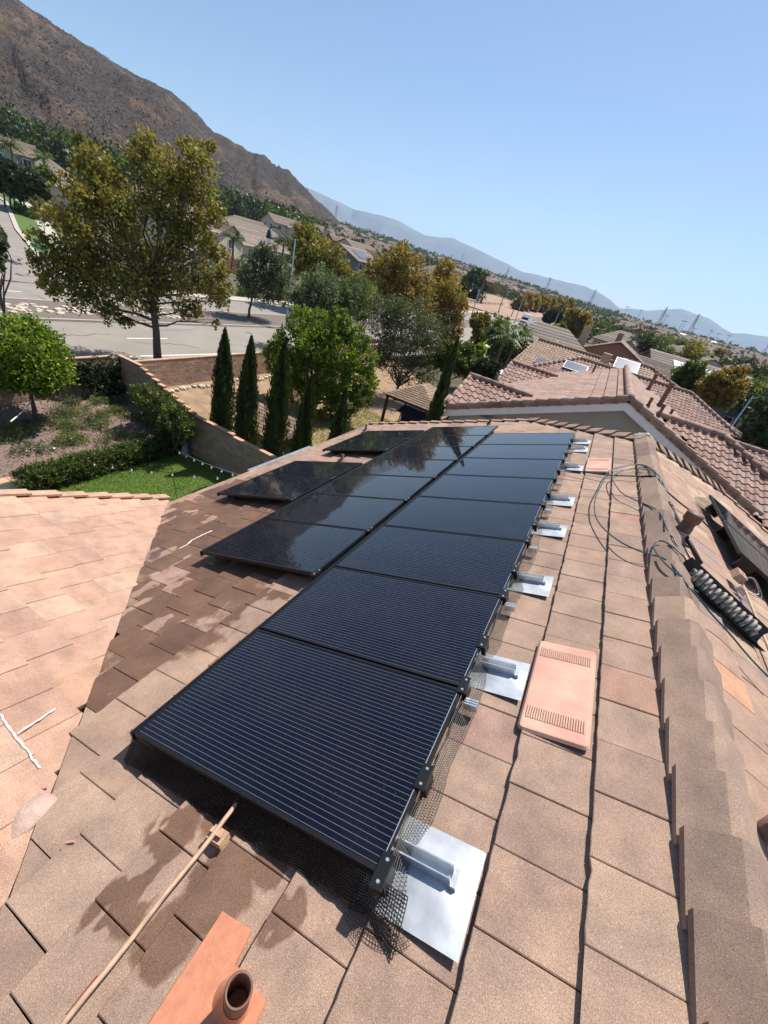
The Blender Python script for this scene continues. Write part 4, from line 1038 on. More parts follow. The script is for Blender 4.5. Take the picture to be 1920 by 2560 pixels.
def tree(name, label, base, lobes, trunk_r, nleaf, lsize, mat, group=None, cat='tree', bark='bark', fork=0.4, twigs=3, smin=0.5, lr=0.45, **kw):
    base = np.asarray(base, float); t = thing(name, label, cat, base, group)
    C = [np.asarray(c, float) for c, r in lobes]; ctr = sum(C)/len(C); zlow = min(c[2] for c in C)
    fk = np.array([base[0]+(ctr[0]-base[0])*0.25, base[1]+(ctr[1]-base[1])*0.25, base[2]+(ctr[2]-base[2])*fork])
    m = MB(); P = limb_path(base-np.array([0, 0, 0.15]), fk, 5, 0.03); m.tube(P, [trunk_r*(1.25-0.55*i/5) for i in range(6)], 8)
    m.build('trunk', MT[bark], t, True)
    lim = MB()
    for c, r in lobes:
        c = np.asarray(c, float); rr = float(np.mean(r)); s = rnd.uniform(smin, 1.0); st = base+(fk-base)*s
        if c[2] > fk[2]+0.3: st = fk
        elif lr < 0.4: st = base+(fk-base)*min(1, max(0.42, (c[2]-base[2]-0.8)/(fk[2]-base[2])))
        k = 5; P = limb_path(st, c, k, 0.08); r0 = trunk_r*lr
        lim.tube(P, [r0*(1-0.8*i/k) for i in range(k+1)], 6)
        for q in range(twigs):
            d = np.array([rnd.gauss(0, 1), rnd.gauss(0, 1), rnd.gauss(0.3, 0.8)]); d /= np.linalg.norm(d)
            lim.tube(limb_path(P[rnd.randint(2, k)], c+d*rr*0.85, 3, 0.06), [r0*0.28, r0*0.2, r0*0.12, r0*0.05], 4)
    lim.build('branches', MT[bark], t, True)
    me = foliage_mesh('crown', [(np.asarray(c, float)-base, r) for c, r in lobes], nleaf, lsize, mat, **kw)
    o = bpy.data.objects.new('crown', me); COL.objects.link(o); o.parent = t
    return t
def pxlobes(cs, dist, conv, sc, zj=0.45):
    """lobes drawn as (x, y, radius) in a crop, all at the tree's own distance with depth jitter"""
    out = []
    for q in cs:
        x, y = conv(q[0], q[1]); d = dist+ (q[3] if len(q) > 3 else rnd.uniform(-1, 1)*zj*q[2]*sc*dist/FPX*1.2)
        P = at(x, y, d); r = q[2]*sc*depth(P)/FPX
        out.append((P, (r, r, r*0.95)))
    return out
C2 = lambda x, y: (x*.422, 300+y*.422)
C3 = lambda x, y: (500+x*.422, 400+y*.422)
C4 = lambda x, y: (1100+x*.4943, 600+y*.4943)
C5 = lambda x, y: (x*.434, 750+y*.434)
CH = lambda x, y: (1500+x*.25316, 780+y*.25316)

# ================================================================== BACK YARDS
def zbed(x): return -7.45+(-15.95-x)*0.75/4.6
bed = grid('planting_bed', [-20.6+0.15*i for i in range(32)], [-4+0.25*i for i in range(64)], lambda x, y: zbed(x)+0.05*fbm(x*1.3, y*1.3)+0.02*fbm(x*5, y*5), MT['mulch']); struct(bed)
lw = grid('lawn', [-15.95, -13, -10, -6, -4.5], [-6, 0, 3, 6, 9, 11.9], lambda x, y: -7.985, MT['lawn'], False); struct(lw)
def yard2(x, y): return -7.97+max(0, min(1, (-15.2-x)/5.0))*1.15+0.05*fbm(x*0.8, y*0.8)
struct(grid('neighbour_yard', [-20.6+0.4*i for i in range(41)], [12.1+0.5*i for i in range(60)], yard2, MT['dirt']))
# bark chips
n = 5200; X = nrg.uniform(-20.4, -16.1, n); Yc = nrg.uniform(2.5, 11.8, n); Z = np.array([zbed(x)+0.05*fbm(x*1.3, y*1.3)+0.02*fbm(x*5, y*5) for x, y in zip(X, Yc)])+0.02
D = nrg.normal(size=(n, 3)); D[:, 2] *= 0.25
V, Q = leaf_quads(np.stack([X, Yc, Z], 1), D, nrg.uniform(0.04, 0.12, n), 0.4)
o = link('bark_chips', npmesh('bark_chips', V, Q, nrg.random(n), MT['chip'])); o['kind'] = 'stuff'
# grass blades
n = 42000; X = nrg.uniform(-15.9, -9.0, n); Yc = nrg.uniform(4.6, 11.85, n)
D = nrg.normal(size=(n, 3))*0.45; D[:, 2] = 1
pt_ = np.array([0.5+0.45*fbm(x*0.7, y*0.7) for x, y in zip(X, Yc)])
V, Q = leaf_quads(np.stack([X, Yc, np.full(n, -7.955)], 1), D, nrg.uniform(0.05, 0.1, n), 0.25)
o = link('grass', npmesh('grass', V, Q, np.clip(pt_+nrg.normal(0, 0.2, n), 0, 1), LF['grass'])); o['kind'] = 'stuff'
n = 16000; X = nrg.uniform(-14.5, -6, n); Yc = nrg.uniform(16.5, 27, n); D = nrg.normal(size=(n, 3))*0.45; D[:, 2] = 1
V, Q = leaf_quads(np.stack([X, Yc, np.array([yard2(x, y) for x, y in zip(X, Yc)])+0.03], 1), D, nrg.uniform(0.08, 0.16, n), 0.3)
o = link('grass', npmesh('grass', V, Q, np.clip(nrg.normal(0.5, 0.25, n), 0, 1), LF['grass'])); o['kind'] = 'stuff'
# low white retaining wall
m = MB(); m.box(-16.12, -15.93, -4, 8.0, -8.05, -7.42); rw = thing('retaining_wall', 'low white rendered retaining wall at the lawn edge beside the hedge', 'wall', (-16, 2, -8))
m.build('wall_face', MT['white'], rw)
for i in range(24):
    m = MB(); m.box(-16.2, -15.86, -4+i*0.5+0.01, -4+(i+1)*0.5-0.01, -7.42, -7.36); m.build('cap_block', MT['cap'], rw)

def block_wall(name, label, a, b, top, base, budget, th=0.16, bl=0.4, bh=0.148, cap=True):
    a = np.array(a, float); b = np.array(b, float); L = np.linalg.norm(b-a); d = (b-a)/L; nr = np.array([-d[1], d[0]])
    t = thing(name, label, 'wall', (a[0], a[1], base(0)))
    core = MB(); rest = MB(); cells = []; n = int(L/bl)
    for i in range(n):
        s0, s1 = i*bl, (i+1)*bl; zt = top((s0+s1)/2); zb = base((s0+s1)/2)-0.2
        p0 = a+d*s0; p1 = a+d*s1; w = nr*(th/2-0.012)
        core.hexa([(*(p0-w), zb), (*(p1-w), zb), (*(p1+w), zb), (*(p0+w), zb), (*(p0-w), zt-0.02), (*(p1-w), zt-0.02), (*(p1+w), zt-0.02), (*(p0+w), zt-0.02)])
    core.build('mortar_core', MT['mortar'], t)
    ztop = max(top(s*0.1) for s in range(int(L*10)))
    zmin = min(base(s*0.1) for s in range(int(L*10)))-0.15
    k = 0; z = zmin
    while z < ztop:
        for i in range(-1, n+1):
            s0 = i*bl+(bl/2 if k % 2 else 0); s1 = s0+bl; s0, s1 = max(0, s0), min(L, s1)
            if s1-s0 < 0.08: continue
            sm = (s0+s1)/2; zt = top(sm)
            if z+bh*0.6 > zt or z+bh < base(sm)-0.1: continue
            cells.append((s0, s1, z, min(z+bh, zt)))
        k += 1; z += bh
    def sc(c):
        p = a+d*(c[0]+c[1])/2; P = (p[0], p[1], c[2]); return -1 if not inframe(P, 0) else 1/depth(P)
    cells.sort(key=lambda c: -sc(c)); cnt = 0; cache = {}
    for (s0, s1, z0, z1) in cells:
        p = a+d*(s0+s1)/2; P = (p[0], p[1], (z0+z1)/2); hl = (s1-s0)/2-0.006; hh = (z1-z0)/2-0.006; dp = th/2+rnd.uniform(-0.004, 0.006)
        if cnt < budget and inframe(P, 0):
            q = rnd.randrange(5); key = (round(hl, 3), round(hh, 3), q)
            if key not in cache:
                m = MB(); m.tint = q/4; D3 = np.array([d[0], d[1], 0]); N3 = np.array([nr[0], nr[1], 0])
                m.obox((0, 0, 0), D3*hl, N3*(th/2+0.003*(q-2)/2), (0, 0, hh)); cache[key] = m.mesh('block', MT['block'])
            link('block', cache[key], t, P); cnt += 1
        else:
            rest.tint = rnd.random(); rest.obox(P, (d[0]*hl, d[1]*hl, 0), (nr[0]*dp, nr[1]*dp, 0), (0, 0, hh))
    if rest.f: rest.build('block_courses', MT['block'], t, kind='stuff')
    if cap:
        i = 0; s = 0.0
        while s < L-0.05:
            e = min(L, s+0.4); zt = top((s+e)/2); m = MB(); p = a+d*(s+e)/2; hl = (e-s)/2-0.005
            m.obox((p[0], p[1], zt+0.022+rnd.uniform(-.003, .003)), (d[0]*hl, d[1]*hl, 0), (nr[0]*(th/2+0.02), nr[1]*(th/2+0.02), 0), (0, 0, 0.022)); m.build('cap_block', MT['cap'], t)
            s = e
    return t
def btop(s):
    y = -3+s
    return -5.28 if y < 8.6 else (-5.0 if y < 12 else -5.33)
block_wall('boundary_wall', 'long tan slump block wall between the back yards and the road', (-20.75, -3), (-20.45, 62), btop, lambda s: -6.95, 230)
def dtop(s):                                      # s from the back wall
    if s < 1.6: return -4.85
    if s < 5.4: return -4.85-0.118*round((s-1.6)/0.4+0.5)
    return -6.0 if s < 7.6 else (-6.1 if s < 10 else -6.22)
block_wall('dividing_wall', 'stepped tan block wall dividing the two back yards', (-20.3, 12.0), (-5.0, 12.0), dtop, lambda s: max(-8.0, -6.9-0.24*s), 230)
# stones along the wall foot next door
for i in range(26):
    s = rnd.uniform(0.14, 0.26); y = 12.8+i*0.42; x = -20.0+0.12*math.sin(i*0.7)
    bm_ = bmesh.new(); bmesh.ops.create_icosphere(bm_, subdivisions=1, radius=s)
    for v in bm_.verts: v.co *= rnd.uniform(0.8, 1.2); v.co.z *= 0.6
    me = bpy.data.meshes.new('edging_stone'); bm_.to_mesh(me); bm_.free(); me.materials.append(MT['rock'])
    tag(link('edging_stone', me, None, (x, y, yard2(x, y)+0.05)), 'rounded tan stone in the edging row below the far block wall', 'stone', 'edging stones below the block wall')

# hedge, planting, small trees
def plantmass(name, label, lobes, n, size, mat, cat='shrub', group=None, stem=True, **kw):
    base = np.array([np.mean([c[0] for c, r in lobes]), np.mean([c[1] for c, r in lobes]), min(c[2]-(r[2] if hasattr(r, '__len__') else r) for c, r in lobes)])
    t = thing(name, label, cat, base, group)
    me = foliage_mesh('foliage', [(np.asarray(c, float)-base, r) for c, r in lobes], n, size, mat, **kw); o = bpy.data.objects.new('foliage', me); COL.objects.link(o); o.parent = t
    if stem:
        m = MB()
        for c, r in lobes:
            for k in range(3): m.tube(limb_path((c[0]+rnd.uniform(-.1, .1), c[1]+rnd.uniform(-.1, .1), base[2]-0.05), np.asarray(c)+np.array([rnd.uniform(-.5, .5), rnd.uniform(-.5, .5), 0.3])*(r[0] if hasattr(r, '__len__') else r), 3), [0.02, 0.016, 0.012, 0.006], 5)
        m.build('stems', MT['bark'], t)
    return t
hl = [((-15.88+0.06*fbm(i, 1), 5.45+0.36*i, -7.5+0.05*fbm(i*0.8, 4)), (0.46, 0.36, 0.52)) for i in range(17)]
hg = plantmass('hedge', 'clipped dark green hedge along the lawn edge', hl, 26000, 0.075, LF['mid'], 'hedge', shell=0.8, clump=0.2, per=14, tbias=0.0)
m = MB(); m.tint = 0.05; m.box(-16.15, -15.6, 5.3, 11.3, -7.98, -7.2); m.build('hedge_dark_core', LF['dark'], hg)  # added solid dark box, standing in for the hedge's shaded inside
q = [C5(890, 560), C5(960, 610), C5(1010, 680), C5(860, 640), C5(940, 700), C5(830, 560), C5(1040, 740)]
ol = []
for i, (x, y) in enumerate(q):
    P = hit(x, y, (0, 1, 0), 11.3-0.25*(i % 3)); ol.append((P, (0.62, 0.45, 0.6)))
ob = plantmass('flowering_shrub', 'dark green shrub with a few pink flowers against the dividing wall', ol, 9000, 0.13, LF['mid'], asp=0.4, shell=0.6, clump=0.25)
for (x, y) in (C5(850, 582), C5(820, 645), C5(872, 525)):
    P = ypl(x, y, 10.75); m = MB()
    for k in range(9):
        a_ = k*0.7; m.add([P, P+np.array([0.09*math.cos(a_), 0.05*math.sin(a_)-0.05, 0.09*math.sin(a_)]), P+np.array([0.09*math.cos(a_+.5), 0.05*math.sin(a_+.5)-0.03, 0.09*math.sin(a_+.5)])], [(0, 1, 2)])
    b_ = wloc(ob); m.build('flower', MT['flower'], ob)
iv = [((-20.4, 9.9+0.32*i, -5.45-0.12*(i % 3)), (0.3, 0.35, 0.55)) for i in range(7)]+[((-20.2, 10.9+0.25*i, -6.2), (0.35, 0.35, 0.5)) for i in range(5)]
plantmass('ivy', 'dark ivy spilling over the corner of the block wall', iv, 8000, 0.10, LF['dark'], 'ivy', shell=0.6)
# low shrubs on the mulch
sh = [(385, 585), (545, 585), (690, 600), (640, 575), (560, 660), (470, 640), (330, 660), (350, 720), (420, 735), (160, 720), (75, 770), (65, 800), (160, 870), (345, 830), (600, 720), (690, 770), (560, 810), (720, 680), (540, 700), (760, 790), (650, 640), (300, 690), (100, 740), (470, 800)]
desc = ['sprawling', 'small leafy', 'bushy', 'thin', 'pale', 'spreading', 'ragged', 'open']
for i, (x, y) in enumerate(sh):
    px, py = C5(x, y); P = None
    for k in range(60):
        xx = -16.2-k*0.07; Pt = hit(px, py, (1, 0, 0), xx)
        if Pt[2] <= zbed(xx)+0.1: P = Pt; break
    if P is None: P = np.array([-17.5, 6+i*0.2, zbed(-17.5)])
    z = zbed(P[0]); s = rnd.uniform(0.8, 1.25)
    lob = [((P[0]+rnd.uniform(-.25, .25), P[1]+rnd.uniform(-.45, .45), z+0.14), (0.34*s, 0.42*s, 0.2*s)) for _ in range(3)]
    plantmass('low_shrub', 'low yellow-green shrub spreading on the bark mulch bed', lob, 900, 0.075, LF['dry'] if i % 3 else LF['grey'], 'shrub', 'low shrubs on the mulch bed', shell=0.15, per=10, clump=0.3, up=0.6, asp=0.4)
for i, (x, y) in enumerate([(352, 765), (410, 805), (188, 800), (310, 860), (150, 875)]):
    px, py = C5(x, y); P = zpl(px, py, -7.2); m = MB()
    for k in range(12):
        a_ = k*0.55; m.add([P, P+np.array([0.07*math.cos(a_), 0.07*math.sin(a_), 0.03*(k % 3)]), P+np.array([0.07*math.cos(a_+.5), 0.07*math.sin(a_+.5), 0.05])], [(0, 1, 2)])
    tag(m.build('white_flower', MT['bulb']), 'white bloom low on the bark mulch bed', 'flower', 'white blooms on the mulch bed')
for i in range(9):
    x, y = rnd.uniform(-19.3, -15.5), rnd.uniform(13.2, 20); z = yard2(x, y)
    plantmass('dry_weed', 'wispy dry weed on the bare soil next door', [((x, y, z+0.12), (0.3, 0.3, 0.26))], 260, 0.12, LF['dry'], 'weed', 'dry weeds on the bare soil', stem=False, shell=0.1, asp=0.2, up=0.9)
# round clipped tree by the wall
b_ = np.array([-19.2, 7.55, zbed(-19.2)])
lob = pxlobes([(60, 230, 130), (180, 250, 140), (280, 330, 110), (120, 370, 150), (240, 420, 130), (40, 400, 120), (330, 400, 70), (150, 150, 60), (10, 300, 120), (80, 460, 80), (200, 470, 80)], math.hypot(b_[0]-CAM[0], b_[1]-CAM[1]), C5, .434, 0.5)
tree('round_tree', 'dense round bright green tree by the block wall', b_, lob, 0.09, 26000, 0.12, LF['green'], fork=0.45, shell=0.72, clump=0.2, twigs=2, per=16, tbias=0.03)
p0, p1 = b_+np.array([0.05, 0, 0.9]), hit(*C5(60, 700), (1, 0, 0), -17.6)
m = MB(); m.tube([p0+(p1-p0)*i/6+np.array([0, 0, -0.06*math.sin(math.pi*i/6)]) for i in range(7)], 0.022, 6); tag(m.build('guy_rope', MT['caulk']), 'pale guy rope slanting from the round tree to the mulch', 'rope')
# cypresses behind the dividing wall
cyp = [(-14.6, 13.1, -2.15, 0.52), (-13.1, 13.1, -2.05, 0.50), (-11.35, 13.1, -1.72, 0.55), (-9.85, 13.1, -2.66, 0.42), (-8.2, 13.1, -2.58, 0.38), (-4.42, 13.0, 0.38, 0.36)]
cdesc = ['next to the bare soil yard', 'second from the bare soil, beside the shed roof', 'tallest of the shed group, in front of the shed gable', 'beside the white shed front, shorter than its neighbour', 'thin and short before the bright round crowned tree', 'slender, touching the neighbour gable corner']
for i, (x, y, zt, w) in enumerate(cyp):
    zb = yard2(x, y); H = zt-zb; t = thing('cypress', 'narrow dark cypress '+cdesc[i], 'cypress', (x, y, zb), 'cypresses along the dividing wall')
    m = MB(); m.tube([(x, y, zb-0.1), (x, y, zb+0.8)], [0.07, 0.05], 6); m.build('trunk', MT['bark'], t)
    prof = lambda s: w*(0.25+0.75*min(1, s/0.12))*(1-s**2.8)**0.85 if s < 1 else 0
    m = MB(); m.lathe([(max(0.01, prof(s/12)*0.72), s/12*H*0.97) for s in range(13)], (x, y, zb), n=10); m.tint = 0.1; m.t = [0.1]*len(m.t); m.build('core', LF['cyp'], t)
    n = 6500; s = nrg.random(n)**0.85; a = nrg.uniform(0, 2*math.pi, n); col = 1+0.16*np.sin(a*5+s*9+i)+0.1*nrg.normal(size=n)
    rr = np.array([prof(q_) for q_ in s])*nrg.uniform(0.72, 1.02, n)*col
    P = np.stack([rr*np.cos(a), rr*np.sin(a), s*H+nrg.uniform(0, 0.1, n)], 1)
    D = np.stack([np.cos(a)*0.22, np.sin(a)*0.22, np.ones(n)], 1)+nrg.normal(size=(n, 3))*0.12
    V, Q = leaf_quads(P, D, nrg.uniform(0.13, 0.30, n), 0.2)
    T = np.clip(0.45+0.35*(col-1)/0.25+nrg.normal(0, 0.15, n), 0, 1)
    o = bpy.data.objects.new('crown', npmesh('crown', V, Q, T, LF['cyp'])); COL.objects.link(o); o.parent = t
# statue
P = np.array([-15.3, 11.55, -8.0]); t = thing('statue', 'small grey stone figure standing at the hedge end by the wall', 'statue', P)
m = MB(); m.box(P[0]-0.16, P[0]+0.16, P[1]-0.16, P[1]+0.16, -8, -7.86); m.build('plinth', MT['stone'], t)
m = MB(); m.lathe([(0.15, 0.14), (0.16, 0.3), (0.11, 0.55), (0.13, 0.72), (0.16, 0.86), (0.10, 0.95), (0.05, 0.99), (0.075, 1.03), (0.085, 1.1), (0.06, 1.18), (0.0, 1.21)], P, n=12); m.tube([P+np.array([0.14, 0, .86]), P+np.array([0.2, -0.05, .66]), P+np.array([0.08, -0.16, .6])], [0.045, 0.04, 0.035], 6); m.tube([P+np.array([-0.14, 0, .86]), P+np.array([-0.19, -0.06, .65]), P+np.array([-0.07, -0.16, .58])], [0.045, 0.04, 0.035], 6); m.build('figure', MT['stone'], t, True)
# string lights
def lights(a, b, sag, n, label):
    a = np.asarray(a, float); b = np.asarray(b, float); t = thing('string_lights', label, 'string lights', a)
    P = [a+(b-a)*i/30-np.array([0, 0, sag*4*(i/30)*(1-i/30)]) for i in range(31)]
    m = MB(); m.tube(P, 0.011, 5); m.build('wire', MT['rubber'] if n < 8 else MT['greyflex'], t)
    for i in range(n):
        s = (i+0.7)/(n+0.4); k = min(29, int(s*30)); p = P[k]+(P[k+1]-P[k])*(s*30-k)
        m = MB(); m.lathe([(0.012, 0), (0.015, -0.05), (0.034, -0.09), (0.028, -0.125), (0, -0.14)], p, n=7); m.build('bulb', MT['bulb'], t)
lights(ypl(*C5(970, 838), 11.4), at(*C5(1390, 1010), 12.5), 0.12, 8, 'pale string of bulbs over the lawn by the dividing wall')
lights(hit(*C5(470, 925), (1, 0, 0), -15.6), at(*C5(1350, 1020), 12.2), 0.1, 7, 'dark string of bulbs crossing above the lawn')
# shed
SX0, SX1, SY0, SY1 = -14.6, -11.8, 14.0, 16.6
t = thing('shed', 'small pale plastic shed with brown shingle roof behind the cypresses', 'shed', (-13.2, 15.3, -7.95))
m = MB(); m.box(SX0, SX1, SY0, SY1, -8.1, -6.35); ym = (SY0+SY1)/2
m.prism([(SX1, SY0, -6.35), (SX1, SY1, -6.35), (SX1, ym, -5.65)], (-(SX1-SX0), 0, 0)); m.build('wall', MT['shedwall'], t)
def shedroof():
    r_ = MB(); 
    for s, y0 in ((1, SY0-0.2), (-1, SY1+0.2)):
        for k in range(9):
            for i in range(11):
                a0 = k/9; a1 = (k+1.25)/9; f = lambda q: (y0+(ym-y0)*q, -6.45+0.85*q)
                (ya, za), (yb, zb2) = f(a0), f(min(1, a1)); w_ = (SX1-SX0+0.5)/11; x0 = SX0-0.25+i*w_
                r_.tint = rnd.random()
                r_.hexa([(x0+.005, ya, za), (x0+w_-.005, ya, za), (x0+w_-.005, yb, zb2-0.02), (x0+.005, yb, zb2-0.02), (x0+.005, ya, za+.025), (x0+w_-.005, ya, za+.025), (x0+w_-.005, yb, zb2), (x0+.005, yb, zb2)])
    r_.build('roof', MT['shingle'], t)
shedroof()
m = MB(); m.box(SX1+0.001, SX1+0.03, ym-0.3, ym+0.1, -6.25, -6.0); m.build('window', MT['window'], t)
m = MB(); m.box(SX1+0.001, SX1+0.025, ym-0.75, ym+0.75, -7.95, -6.5); m.build('door', MT['dark'], t)
m = MB()
for yy in (SY0+0.02, SY1-0.1): m.box(SX1+0.002, SX1+0.035, yy, yy+0.08, -8, -6.35)
m.build('door_frame', MT['white'], t)
# gazebo with swing seat
gz = [at(*C3(1055, 1390), 26.0), at(*C3(1320, 1508), 25.0), at(*C3(1405, 1405), 30.5), at(*C3(1190, 1358), 31)]
G0 = np.array([-9.6, 25.6]); t = thing('gazebo', 'open timber gazebo with shingle hip roof among the trees', 'gazebo', (-9.7, 26.0, -8))
hw = 1.95; zt = -4.3; ze = -5.35; ap = [(-9.7, 25.6), (-9.7, 26.6)]
m = MB(); crn = [(-9.7-hw, 26-hw), (-9.7+hw, 26-hw), (-9.7+hw, 26+hw), (-9.7-hw, 26+hw)]
def groof(pa, pb, pc, pd):
    pa, pb, pc, pd = [np.asarray(q_, float) for q_ in (pa, pb, pc, pd)]
    for k in range(10):
        a0, a1 = k/10, (k+1.15)/10
        A0, B0 = pa+(pd-pa)*a0, pb+(pc-pb)*a0; A1, B1 = pa+(pd-pa)*min(1, a1), pb+(pc-pb)*min(1, a1); nn_ = max(1, int(np.linalg.norm(B0-A0)/0.33))
        for i in range(nn_):
            m.tint = rnd.random(); s0, s1 = (i+0.02)/nn_, (i+0.98)/nn_; up = np.array([0, 0, 0.03])
            m.hexa([A0+(B0-A0)*s0, A0+(B0-A0)*s1, A1+(B1-A1)*s1-up, A1+(B1-A1)*s0-up, A0+(B0-A0)*s0+up, A0+(B0-A0)*s1+up, A1+(B1-A1)*s1, A1+(B1-A1)*s0])
e = [(x, y, ze) for x, y in crn]; A_ = (-9.7, 25.5, zt); B_ = (-9.7, 26.5, zt)
groof(e[0], e[1], A_, A_); groof(e[1], e[2], B_, A_); groof(e[2], e[3], B_, B_); groof(e[3], e[0], A_, B_)
m.build('roof', MT['shingle'], t)
for x, y in crn:
    m = MB(); x_, y_ = x+(0.2 if x < -9.7 else -0.2), y+(0.2 if y < 26 else -0.2); m.box(x_-.08, x_+.08, y_-.08, y_+.08, -8.1, ze+0.1); m.build('post', MT['wood'], t)
m = MB(); m.box(-9.7-hw+.1, -9.7+hw-.1, 26-hw+.1, 26-hw+.2, ze-0.18, ze-0.005); m.box(-9.7-hw+.1, -9.7+hw-.1, 26+hw-.2, 26+hw-.1, ze-0.18, ze-0.005); m.build('beams', MT['wood'], t)
s_ = thing('swing_seat', 'navy covered swing seat with turquoise cushion under the gazebo', 'swing seat', (-9.6, 25.2, -7.95))
m = MB(); m.box(-10.6, -8.8, 24.9, 25.7, -7.55, -7.3); m.box(-10.6, -8.8, 25.6, 25.8, -7.3, -6.6); m.build('frame', MT['navy'], s_)
m = MB(); m.prism([(-10.7, 24.6, -6.35), (-8.7, 24.6, -6.35), (-8.7, 25.7, -6.1), (-10.7, 25.7, -6.1)], (0, 0, 0.05)); m.build('canopy', MT['navy'], s_)
m = MB(); m.box(-10.1, -9.2, 24.86, 25.0, -7.3, -6.9); m.build('cushion', MT['teal_seat'], s_)
for x in (-10.6, -8.8):
    m = MB(); m.tube([(x, 25.3, -6.1), (x, 25.0, -8)], 0.04, 6); m.build('leg', MT['navy'], s_)

# ================================================================== NEIGHBOURING HOUSES
def slope_field(parent, p_e0, p_e1, up, poly_pts, mat, budget, style, w=0.3, exp=0.37):
    """tiles on the plane through eave line p_e0->p_e1 (left to right seen from below the eave), up = unit up-slope"""
    p0 = np.asarray(p_e0, float); U = np.asarray(p_e1, float)-p0; U /= np.linalg.norm(U); up = np.asarray(up, float)
    poly = [(float((np.asarray(q)-p0)@U), float((np.asarray(q)-p0)@up)) for q in poly_pts]
    tile_field(parent, p0, U, up, poly, w, exp, 0.0, [0.0, 0.12] if style == 'flat' else [0.0], mat, budget, style, lift=0.004)
def roof_piece(parent, pts, mat='felt', drop=0.10):
    m = MB(); m.add([(p[0], p[1], p[2]-drop) for p in pts], [tuple(range(len(pts)))]); return m.build('roof', MT[mat], parent)
def barrel(parent, a, b, mat, exp=0.36, r=0.10, name='ridge_cap'):
    a = np.asarray(a, float); b = np.asarray(b, float); L = np.linalg.norm(b-a); n = max(1, int(L/exp)); d = (b-a)/n
    for i in range(n):
        m = MB(); m.tint = rnd.random(); m.tube([a+d*i-d*0.08, a+d*(i+1)], [r*0.86, r], 9); m.build(name, mat, parent, True)
nh = thing('neighbour_house', 'grey stucco house with mauve tiled gable roof past the array', 'house', (1, 18, -8))
GX, GZ, GY, GE = 1.0, 0.33, 13.15, 24.6
zl = lambda x: GZ-TA*(GX-x); zr = lambda x: GZ-TA*(x-GX)
TILE_T = 0.055
rf = roof_piece(nh, [(GX, GY, GZ), (GX, GE, GZ), (-4.1, GE, zl(-4.1)), (-4.1, GY, zl(-4.1))])
slope_field(rf, (-4.1, GE, zl(-4.1)), (-4.1, GY, zl(-4.1)), VM, [(-4.1, GE, zl(-4.1)), (-4.1, GY, zl(-4.1)), (GX, GY, GZ), (GX, GE, GZ)], MT['tile_n'], 170, 'flat')
rf2 = roof_piece(nh, [(GX, GY, GZ), (6.5, GY, zr(6.5)), (6.5, GE, zr(6.5)), (GX, GE, GZ)])
slope_field(rf2, (6.5, GY, zr(6.5)), (6.5, GE, zr(6.5)), VRt, [(6.5, GY, zr(6.5)), (6.5, GE, zr(6.5)), (GX, GE, GZ), (GX, GY, GZ)], MT['tile_n'], 60, 'flat')
barrel(rf, (GX, GY, GZ+0.03), (GX, GE, GZ+0.03), MT['tile_n'], r=0.125)
VN = np.array([0, CA, SA])                       # up-slope of planes that face the camera side
def facing(parent, ridge, eave_y, xl, xr_top, xr_bot, xl_bot=None, mat='tile_s', budget=60, w=0.24, exp=0.31):
    ry, rz = ridge; ez = rz-TA*(ry-eave_y); xl_bot = xl if xl_bot is None else xl_bot
    pts = [(xl_bot, eave_y, ez), (xr_bot, eave_y, ez), (xr_top, ry, rz), (xl, ry, rz)]
    r_ = roof_piece(parent, pts); slope_field(r_, pts[0], pts[1], VN, pts, MT[mat], budget, 'S', w, exp); return r_
def backing(parent, ridge, eave_y, xl, xr):       # far side of a wing ridge
    ry, rz = ridge; ez = rz-TA*(eave_y-ry); return roof_piece(parent, [(xl, ry, rz), (xr, ry, rz), (xr, eave_y, ez), (xl, eave_y, ez)], 'tile_n', 0.02)
for ry in (15.1, 22.3):
    w1 = facing(nh, (ry, -0.87), ry-1.95, -4.15, -1.9, -3.75, mat='tile_s', budget=75)
    backing(nh, (ry, -0.87), ry+1.9, -4.15, -1.9)
    barrel(w1, (-4.2, ry, -0.83), (-1.75, ry, -0.83), MT['tile_n'], r=0.10)
    barrel(w1, (-4.17, ry-1.95, -1.63), (-4.17, ry, -0.85), MT['tile_s'], r=0.075, name='rake_tile')
    m = MB(); m.prism([(-4.0, ry-1.7, -8), (-4.0, ry+1.7, -8), (-4.0, ry+1.7, -1.7), (-4.0, ry, -1.0), (-4.0, ry-1.7, -1.7)], (3, 0, 0)); m.build('wall', MT['stucco_grey'], nh)
w2 = facing(nh, (16.0, -0.2), 12.4, 2.35, 4.25, 7.8, xl_bot=5.9, budget=150)
barrel(w2, (2.2, 16.0, -0.16), (4.3, 16.0, -0.16), MT['tile_n'], r=0.11); barrel(w2, (4.3, 15.95, -0.16), (7.8, 12.45, -1.58), MT['tile_n'], r=0.11, name='hip_cap')
hp = [(4.25, 16.0, -0.2), (7.8, 12.4, -1.66), (7.8, 19.6, -1.66)]; w3 = roof_piece(nh, hp)
slope_field(w3, hp[1], hp[2], VRt, hp, MT['tile_s'], 40, 'S', 0.24, 0.31)
backing(nh, (16.0, -0.2), 19.4, 2.35, 4.25)
w4 = facing(nh, (20.6, -0.9), 17.5, 5.0, 9.0, 11.0, xl_bot=4.5, budget=30); barrel(w4, (4.6, 20.6, -0.86), (9.0, 20.6, -0.86), MT['tile_n'], r=0.11); barrel(w4, (9.0, 20.6, -0.86), (11.0, 17.6, -2.1), MT['tile_n'], r=0.11, name='hip_cap')
backing(nh, (20.6, -0.9), 23.5, 5, 9)
